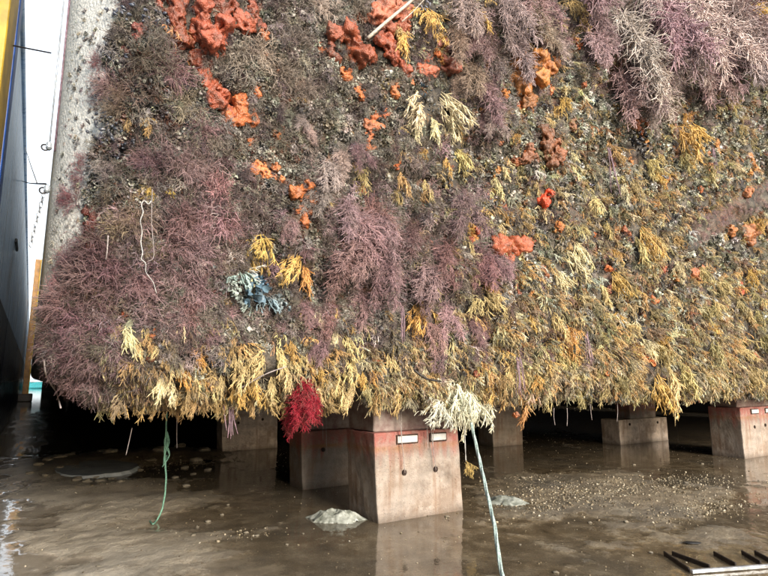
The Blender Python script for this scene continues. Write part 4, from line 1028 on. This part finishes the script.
# a shaggy hem along the bottom edge
for k in range(4200):
    x = .35 + 15 * RNG.uniform(0, 1) ** 1.5
    zb = HZB + RNG.uniform(-.02, .22)
    lobe = .5 + .5 * noise.noise(Vector((x * 2.1, 0, 3)))
    if x < HX0 + RC + .4: zb += .62 * max(0, 1 - (x - .05) / 1.1) ** 1.5
    hit = BV.ray_cast(Vector((x, 3.0, zb)), Vector((0, 1, 0)), 5.0)
    p = hit[0] if hit[0] is not None else Vector((x, HY0 + .1 + RNG.uniform(-.05, .25), HZB + .05))
    px, py = to_px(p)
    if px < 105: add_pt('hair', p, Vector((-.2, -.8, -.6)).normalized(), RNG.uniform(.16, .3), pick(MAUV, p)); continue
    add_pt('finger', p, Vector((RNG.normal(0, .2), -.75, -.55)).normalized(), RNG.uniform(.09, .19) * (1 + .04 * x) * (.55 + .9 * lobe), pick(FRIN + OLV if x < 6 else FRIN + RIGHT, p))
CR = proto_collection('crust_shape', [twig('twig%d' % i, M['crust_i'], 12, .036) for i in range(6)] + [leafy('leafy%d' % i, M['crust_i']) for i in range(5)])
HR = proto_collection('hair_shape', [weed_bush('hair%d' % i, M['weed_i'], 34, .0085, .3, .12) for i in range(4)])
FRC = proto_collection('fringe_shape', [finger_tuft('fr%d' % i, M['finger_i'], 5, 9, .0145, .26, .6, .32, 1) for i in range(6)])
for kind, coll, nm, lab in (('crust', CR, 'crust_carpet', 'carpet of small grey and brown crust covering the hull'), ('hair', HR, 'fine_weed_carpet', 'carpet of fine mauve and grey weed between the larger growth'), ('finger', FRC, 'fringe_carpet', 'shaggy ochre fringe of small fingers along the hull and its hem')):
    L = pts[kind]
    P = np.array([q[0] for q in L]); N = [q[1] for q in L]; S = [q[2] for q in L]; Tn = np.array([q[3] for q in L])
    scatter(nm, coll, P, N, S, Tn, lab, roll=(3.14 if kind == 'crust' else None), tilt=.35)
print('scatter', {k: len(v) for k, v in pts.items()})

# ================================================================== KEEL BLOCKS
def keel_block(x, y, w, d, h, cap_h, rz, label, plates=False, holes=((.3, .5), (.7, .52)), inset=.04, mat='concrete', step=None, lean=0.0):
    root = empty('keel_block', (x, y, 0), rz); tag(root, label, 'block', 'concrete keel blocks under the hull')
    bm = box_bm(w, d, h + .05, .018, (w / 2, d / 2, (h - .05) / 2), .011, 2, 6)
    for v in bm.verts: v.co.x += lean * v.co.z
    link('concrete', bm_mesh('block', bm), root, M[mat])
    z = h
    if step:
        sx, sw, sh = step
        link('upper_block', bm_mesh('upper', box_bm(sw, d * .8, sh, .02, (sx + sw / 2, d / 2, z + sh / 2 + .003), .006, 2, 3)), root, M['concrete']); z += sh
    if cap_h:
        link('timber_cap', bm_mesh('cap', box_bm(w - inset * 2, d - inset * 2, cap_h, .012, (w / 2 + lean * z, d / 2 + .02, z + cap_h / 2 + .004), .006, 1, 3)), root, M['cap'])
    for (u, v) in holes:
        o = link('hole', HOLE, root, M['hole']); o.location = (w * u + lean * h * v, -.006, h * v)
    if plates:
        for u, ww in ((.37, .27), (.74, .22)):
            s = link('slot', bm_mesh('slot', box_bm(ww + .03, .012, .105, .004)), root, M['slot']); s.location = (w * u + lean * h, -.008, h - .085)
            p = link('paper_plate', bm_mesh('plate', box_bm(ww, .012, .075, .006)), root, M['plate']); p.location = (w * u + lean * h, -.016, h - .085)
    return root
bm = bmesh.new(); bmesh.ops.create_cone(bm, cap_ends=True, segments=14, radius1=.027, radius2=.027, depth=.03)
for v in bm.verts: v.co = Vector((v.co.x * random.uniform(.9, 1.1), v.co.z, v.co.y * 1.15))
bmesh.ops.recalc_face_normals(bm, faces=bm.faces[:])
HOLE = bm_mesh('hole', bm)
keel_block(3.30, 5.36, 1.19, .64, .95, .42, 0, 'nearest concrete keel block, red-stained top with two white plates', True, ((.31, .53), (.68, .53)), .03, lean=-.06)
keel_block(3.36, 7.48, 1.2, .46, .80, .56, 0, 'second concrete keel block, behind and left of the nearest one', False, ((.28, .66), (.72, .66)), mat='concrete_rust', lean=-.05)
keel_block(3.58, 12.12, 1.28, .35, .84, .5, R(4), 'farthest-left concrete keel block deep under the hull, colour lightened as if lit', False, ((.28, .70), (.72, .76)), mat='concrete_pale', lean=-.05)
keel_block(11.85, 5.70, 1.5, .62, .97, .42, 0, 'concrete keel block at the right edge of the photo', True, ((.32, .6), (.62, .62)), .05)
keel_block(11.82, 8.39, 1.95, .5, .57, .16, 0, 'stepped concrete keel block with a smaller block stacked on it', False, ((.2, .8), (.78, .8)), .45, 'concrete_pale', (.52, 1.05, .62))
keel_block(9.04, 9.7, .95, .5, .86, .5, 0, 'dim concrete keel block in the shade right of the cream spray', False, (), mat='concrete_plain')

# ================================================================== ROPES AND THREADS BELOW THE HULL
def rope(name, P, r, mat, label, cat='rope', strands=3, group=None, twist=9.0):
    P = spline([tuple(p) for p in P], 14); b = P[0].copy(); P = P - b
    root = empty(name, tuple(b)); tag(root, label, cat, group)
    t = np.gradient(P, axis=0); t /= np.linalg.norm(t, axis=1)[:, None]
    a = np.cross(t, [.9, .3, .1]); a /= np.linalg.norm(a, axis=1)[:, None]; c = np.cross(t, a)
    s = np.r_[0, np.cumsum(np.linalg.norm(np.diff(P, axis=0), axis=1))]
    for k in range(strands):
        ph = s / (r * twist) + k * 2 * math.pi / strands
        Q = P + (a * np.cos(ph)[:, None] + c * np.sin(ph)[:, None]) * r * .5
        tb = Tubes(); tb.add(Q, r * .6, r * .6, 5)
        link('strand', tb.mesh('rope_strand'), root, mat)
    return root
top = on_y(470, 418, HY0 - .02); low = ground(511, 594, .01)
rope('taut_rope', [top, top * .66 + low * .34 + Vector((0, 0, -.015)), top * .33 + low * .67 + Vector((0, 0, -.02)), low, low + Vector((.25, -.35, 0))], .017, M['rope_b'], 'pale grey-green taut rope running from the cream spray down to the floor')
GY = 6.75
gtop = on_y(167, 408, GY)
rope('green_rope', [gtop, on_y(166, 430, GY), on_y(165, 455, GY), on_y(166, 480, GY), on_y(164, 500, GY), on_y(161, 512, GY - .02), ground(157, 520, .02), ground(153, 524, .015), ground(150, 521, .015)], .009, M['rope_g'], 'frayed green rope hanging from the hull to the floor at left', strands=3)
kn = Tubes()
kp = on_y(166, 452, GY)
for k in range(5):
    kn.add(spline([(0, 0, .22), (.03 * math.sin(k * 1.4), .02 * math.cos(k), .1), (.035 * math.cos(k * 2.1), -.02, -.03), (.012 * k - .03, 0, -.16 + .03 * k)], 4), .008, .006, 4)
o = link('rope_knot', kn.mesh('rope_knot'), None, M['rope_g']); o.location = kp; tag(o, 'frayed green knot tied on the hanging green rope', 'knot')
rope('hanging_line', [on_y(465, 418, HY0), on_y(465, 440, HY0), on_y(466, 462, HY0)], .006, M['cord'], 'thin pale line hanging beside the pale rope with a yellow tuft', 'line', 2)
p = on_y(466, 462, HY0)
o = link('finger_tuft', FG[1], None); o.location = p; o.rotation_euler = (R(90), 0, .4); o.scale = (.2, .2, .2); o.color = rgba(STRAW); tag(o, 'yellow tuft dangling on a thin line right of the nearest block', 'sea growth')
def thread(a, b, y, label, r=.0045, mat='thread'):
    P = [on_y(*a, y), on_y((a[0] + b[0]) / 2 + RNG.normal(0, .4), (a[1] + b[1]) / 2, y), on_y(*b, y)]
    tb = Tubes(); bb = np.array(P[0]); tb.add(spline([np.array(q) - bb for q in P], 6), r, r * .8, 5)
    o = link('thread', tb.mesh('thread'), None, M[mat]); o.location = bb; tag(o, label, 'thread', 'slime threads hanging under the hull')
YB = 5.30
for (a, b, y, lab) in (((398, 405), (405, 473), YB, 'slime thread hanging to the left hole of the nearest block'), ((429, 412), (436, 470), YB, 'slime thread hanging to the right hole of the nearest block'), ((427, 408), (428, 450), YB, 'short slime thread left of the right hole, nearest block'),
        ((433, 408), (433, 448), YB, 'short slime thread just above the right hole, nearest block'), ((401, 408), (402, 446), YB, 'short slime thread in front of the left plate, nearest block'), ((326, 412), (327, 455), 7.4, 'slime thread hanging to the hole of the second block'), ((323, 410), (323, 440), 7.4, 'short slime thread on the left of the second block'), ((352, 412), (352, 448), 7.2, 'slime thread between the second and nearest block'),
        ((177, 418), (177, 448), 6.6, 'thin thread hanging right of the green rope'), ((132, 428), (126, 455), 6.0, 'curled pale thread hanging left of the green rope'), ((554, 408), (555, 425), 5.2, 'thread hanging from the fringe right of the dim block'), ((567, 408), (567, 426), 5.2, 'longest thread hanging in the dark gap, middle right'), ((590, 404), (592, 420), 5.2, 'thread hanging in the dark gap left of the stepped block'), ((617, 400), (617, 422), 5.2, 'thread hanging in front of the stepped block')):
    thread(a, b, y, lab)
# threads in the gap at the left
def line_between(A, B, r, mat, label, sag=.0, cat='rope'):
    Mid = (A + B) / 2 - Vector((0, 0, sag)); tb = Tubes(); b = np.array(A)
    tb.add(spline([np.array(q) - b for q in (A, Mid, B)], 8), r, r, 6); o = link('gap_line', tb.mesh('gap_line'), None, M[mat]); o.location = b; tag(o, label, cat)
A = on_x(10, 45, WALL_X + .06); line_between(A, on_y(51, 53, A.y + .3), .009, 'steel', 'dark rod reaching from the dock wall across the bright gap, high up', 0, 'rod')
A = on_x(22, 181, WALL_X); line_between(A, on_y(46, 184, 6.2), .009, 'barm', 'lower dark rope across the bright gap to the hull lug', .02)
line_between(on_x(25, 146, WALL_X), on_y(37, 183, 8.0), .008, 'cord', 'thin pale line slanting down in the bright gap', .02, 'line')
ch = empty('chain', tuple(on_y(43.5, 195, 5.95))); tag(ch, 'pale chain hanging in the bright gap beside the hull corner', 'chain')
lk = Tubes(); th = np.linspace(0, 2 * math.pi, 13); lk.add([(math.cos(t) * .014, 0, math.sin(t) * .03) for t in th], .005, .005, 5, cap=False); lm = lk.mesh('chain_link'); lm.materials.append(M['galv'])
for k in range(11):
    o = link('chain_link', lm, ch); o.location = (-.006 * k, 0, -.048 * k); o.rotation_euler = (0, 0, (k % 2) * R(90) + .4)

# ================================================================== ON THE FLOOR
def heap(name, px, py, wpx, hpx, label, mat, cat, flat=.5, seed=0, ry=.55):
    """a crumpled sheet lying on the floor: ragged outline, sharp creases"""
    c = ground(px, py); dist = (c - EYE).length; w = wpx * dist / F_PX; h = hpx * dist / F_PX
    bm = bmesh.new(); n = 70
    gridv = {}
    for j in range(n + 1):
        for i in range(n + 1):
            u, v = i / n * 2 - 1, j / n * 2 - 1
            q = Vector((u * 1.7 + seed, v * 1.7, seed * .3))
            a = math.atan2(v, u); e = math.hypot(u, v)
            rim = .78 + .30 * noise.noise(Vector((math.cos(a) * 1.4 + seed, math.sin(a) * 1.4, 2))) + .12 * noise.noise(Vector((math.cos(a) * 5, math.sin(a) * 5, seed)))
            if e > rim: continue
            f = (1 - (e / rim) ** 2)
            crease = (1 - abs(noise.noise(q * 1.3)) * 2.2) * .5 + (1 - abs(noise.noise(q * 3.1 + Vector((4, 0, 0)))) * 2.2) * .3 + (1 - abs(noise.noise(q * 7))) * .16
            z = h * f ** .9 * (flat + (1 - flat) * crease)
            j2 = noise.noise_vector(q * 4) * .03
            gridv[i, j] = bm.verts.new(((u + j2.x) * w * .5, (v + j2.y) * w * .5 * ry, z - .012 * (1 - f)))
    for (i, j) in list(gridv):
        ks = [(i, j), (i + 1, j), (i + 1, j + 1), (i, j + 1)]
        if all(k in gridv for k in ks): bm.faces.new([gridv[k] for k in ks])
    bmesh.ops.delete(bm, geom=[v for v in bm.verts if not v.link_faces], context='VERTS')
    o = link(name, bm_mesh(name, bm, True), None, mat); o.location = (c.x, c.y, floor_z(c.x, c.y) + .003); o.rotation_euler = (0, 0, -YAW + RNG.normal(0, .1))
    sm = o.modifiers.new('thick', 'SOLIDIFY'); sm.thickness = .002; sm.offset = -1
    tag(o, label, cat); return o
heap('crumpled_sheet', 336, 520, 68, 11, 'crumpled whitish plastic heap lying left of the nearest block', M['sheet'], 'plastic sheet', .45, 3, .5)
heap('torn_sheet', 506, 502, 50, 5, 'flat torn pale sheet lying right of the pale rope', M['sheet'], 'plastic sheet', .5, 11, .9)
heap('mud_heap', 395, 497, 30, 6, 'small mud heap hidden beside the nearest block', M['stone'], 'mud', .5, 17, .8)
# pale puddle with a rim of clods
c = ground(95, 470); pz = floor_z(c.x, c.y) + .03
bm = bmesh.new(); rim_v = []; mid_v = []
for k in range(48):
    a = k / 48 * 2 * math.pi; w = 1 + .16 * noise.noise(Vector((math.cos(a) * 1.5, math.sin(a) * 1.5, 4))) + .07 * noise.noise(Vector((math.cos(a) * 5, math.sin(a) * 5, 9)))
    rim_v.append(bm.verts.new((math.cos(a) * .66 * w, math.sin(a) * 1.0 * w, -.06))); mid_v.append(bm.verts.new((math.cos(a) * .6 * w, math.sin(a) * .92 * w, 0)))
for k in range(48):
    j = (k + 1) % 48; bm.faces.new((rim_v[k], rim_v[j], mid_v[j], mid_v[k]))
bm.faces.new(mid_v)
cv = link('puddle', bm_mesh('puddle', bm, False), None, M['silt_or_light']); cv.location = (c.x, c.y, pz)
tag(cv, 'pale grey-blue puddle, sky sheen in its colour, ringed by clods at left', 'puddle', kind='thing')
clods = []
for s in range(5):
    m = lump('clod%d' % s, M['stone'], 2, .55, s + 50, .6); clods.append(m)
spots = [(48, 462, 9), (60, 458, 11), (38, 468, 8), (70, 455, 8), (110, 455, 12), (102, 452, 9), (77, 481, 11), (86, 483, 8), (100, 483, 11), (95, 478, 7), (112, 480, 7), (120, 486, 7), (160, 455, 13), (180, 448, 10), (196, 461, 12), (203, 452, 14), (185, 468, 8), (150, 462, 9), (140, 470, 6), (175, 478, 7), (186, 486, 7), (208, 470, 8), (45, 478, 7), (30, 475, 6), (193, 474, 6), (60, 470, 7)]
for i, (x, y, s) in enumerate(spots):
    g = ground(x, y); o = link('mud_clod', clods[i % 5]); sz = s * (g - EYE).length / F_PX
    o.location = (g.x, g.y, floor_z(g.x, g.y) - sz * .03); o.scale = (sz, sz * .9, sz * RNG.uniform(.5, .8)); o.rotation_euler = (0, 0, RNG.uniform(0, 6))
    register(o, x, y, ('large' if s > 10 else ('small' if s < 8 else 'middling')) + ' pale mud clod', 'clod', 'pale mud clods on the dock floor')
# single shells and scraps that stand out
single = [(197, 528, 9), (208, 522, 7), (246, 533, 6), (250, 540, 6), (257, 536, 6), (287, 545, 5), (276, 512, 5), (222, 515, 5), (228, 505, 4), (233, 470, 4), (447, 517, 6), (556, 573, 7), (551, 479, 8), (523, 480, 7), (592, 440, 7), (620, 508, 6), (626, 524, 7), (590, 523, 5), (640, 472, 5), (634, 465, 4), (686, 484, 5), (672, 517, 6), (651, 553, 5), (98, 570, 6), (158, 571, 5), (193, 537, 6), (303, 534, 4), (350, 541, 5), (520, 545, 4), (702, 464, 4)]
flk = [leafy('scrap%d' % i, M['shell'], 3) for i in range(3)]
for i, (x, y, s) in enumerate(single):
    g = ground(x, y); o = link('shell_scrap', clods[i % 5] if i % 3 else flk[i % 3]); 
    if i % 3: o = o
    sz = s * (g - EYE).length / F_PX * .8
    o.location = (g.x, g.y, floor_z(g.x, g.y) + sz * .02); o.scale = (sz, sz * .8, sz * .6); o.rotation_euler = (0, 0, RNG.uniform(0, 6))
    if i % 3:
        pass
    register(o, x, y, 'small whitish shell scrap', 'shell', 'shell scraps on the dock floor')
finish_labels()
# uncountable grit
gp = []
def grit_zone(n, x0, x1, y0, y1, s0, s1, prob=None):
    for _ in range(n):
        a, b = RNG.uniform(x0, x1), RNG.uniform(y0, y1)
        if a < WALL_X + .1: continue
        z = floor_z(a, b)
        if prob and RNG.uniform() > prob(z): continue
        gp.append(((a, b, z), RNG.uniform(s0, s1) * RNG.choice([.6, 1, 1, 1.7])))
grit_zone(13000, -.5, 13, 2.2, 12, .004, .013, lambda z: .26 + min(.7, z * 20))
for (x, y, rx, ry, n) in ((640, 490, 1.8, .6, 2600), (560, 495, 1.0, .5, 1400), (545, 512, .5, .2, 200), (170, 462, .9, .8, 500), (700, 510, 1, .3, 900), (240, 535, .4, .2, 90), (110, 487, .6, .3, 150), (560, 410, 4, 1, 300), (530, 480, .6, .4, 250)):
    g = ground(x, y)
    for _ in range(n):
        a, b = g.x + RNG.normal(0, rx * .6), g.y + RNG.normal(0, ry * .6)
        if a > WALL_X + .1: gp.append(((a, b, floor_z(a, b)), RNG.uniform(.006, .018) * RNG.choice([.6, 1, 1, 1.6, 2.2])))
GR = proto_collection('grit_shape', [lump('grit%d' % i, M['crust_i'], 1, .5, i + 80, .5) for i in range(4)] + [leafy('grit_flake%d' % i, M['crust_i'], 2) for i in range(2)])
GCOL = [(196, 186, 164), (160, 148, 124), (104, 92, 72), (112, 98, 76), (156, 144, 118), (120, 106, 82), (150, 138, 112), (90, 78, 60), (196, 184, 158), (134, 120, 94)]
scatter('shell_grit', GR, np.array([q[0] for q in gp]), [(0, 0, 1)] * len(gp), [q[1] for q in gp], np.array([np.array(lin(random.choice(GCOL))) for _ in gp]), 'grit and broken shell strewn over the wet dock floor', roll=3.14, tilt=.5) if False else None
def scatter_floor():
    n = len(gp); m = bpy.data.meshes.new('shell_grit')
    tcol = [lin(random.choice(GCOL)) for _ in gp]
    fr0 = globals()['frame']
    globals()['frame'] = lambda nn, roll=0: Matrix.Rotation(roll, 3, 'Z')
    scatter('shell_grit', GR, np.array([q[0] for q in gp]), [(0, 0, 1)] * n, [q[1] for q in gp], np.array(tcol), 'grit and broken shell strewn over the wet dock floor', roll=3.14, tilt=.4)
    globals()['frame'] = fr0
scatter_floor()

# metal frame lying in the mud at lower right
A = ground(691, 574); B = ground(800, 566); ang = math.atan2(B.y - A.y, B.x - A.x); L = (B - A).length
gr = empty('grating', (A.x, A.y, .0), ang); tag(gr, 'rusty bar grating with a bright steel rail, half sunk at lower right', 'grating')
link('rail', bm_mesh('rail', box_bm(L, .035, .03, .006, (L / 2, 0, .018))), gr, M['galv'])
0 and link('rail', bm_mesh('rail_back', box_bm(L, .02, .03, .005, (L / 2 + .1, .62, .012))), gr, M['barm'])
inv = Matrix.Translation((-A.x, -A.y, 0)); inv = Matrix.Rotation(-ang, 4, 'Z') @ inv
for (a, b, c_, d) in ((691, 573, 666, 556), (712, 570, 674, 556), (738, 568, 716, 556), (763, 566, 744, 555), (775, 565, 757, 555)):
    p, q = inv @ ground(a, b), inv @ ground(c_, d)
    p.z = q.z = .016; v = q - p
    bm = box_bm(v.length, .018, .04, .004)
    o = link('bar', bm_mesh('bar', bm), gr, M['barm']); o.location = (p + q) / 2 + Vector((0, .02, 0)); o.rotation_euler = (0, 0, math.atan2(v.y, v.x))
# dark plank scrap behind the grating
g = ground(692, 545); o = link('dark_scrap', lump('dark_scrap', M['black'], 2, .5, 91, .3)); o.location = (g.x, g.y, floor_z(g.x, g.y)); o.scale = (.17, .08, .05); o.rotation_euler = (0, 0, -.5)
tag(o, 'small dark scrap lying on the mud behind the grating', 'scrap')
print('objects', len(bpy.data.objects))
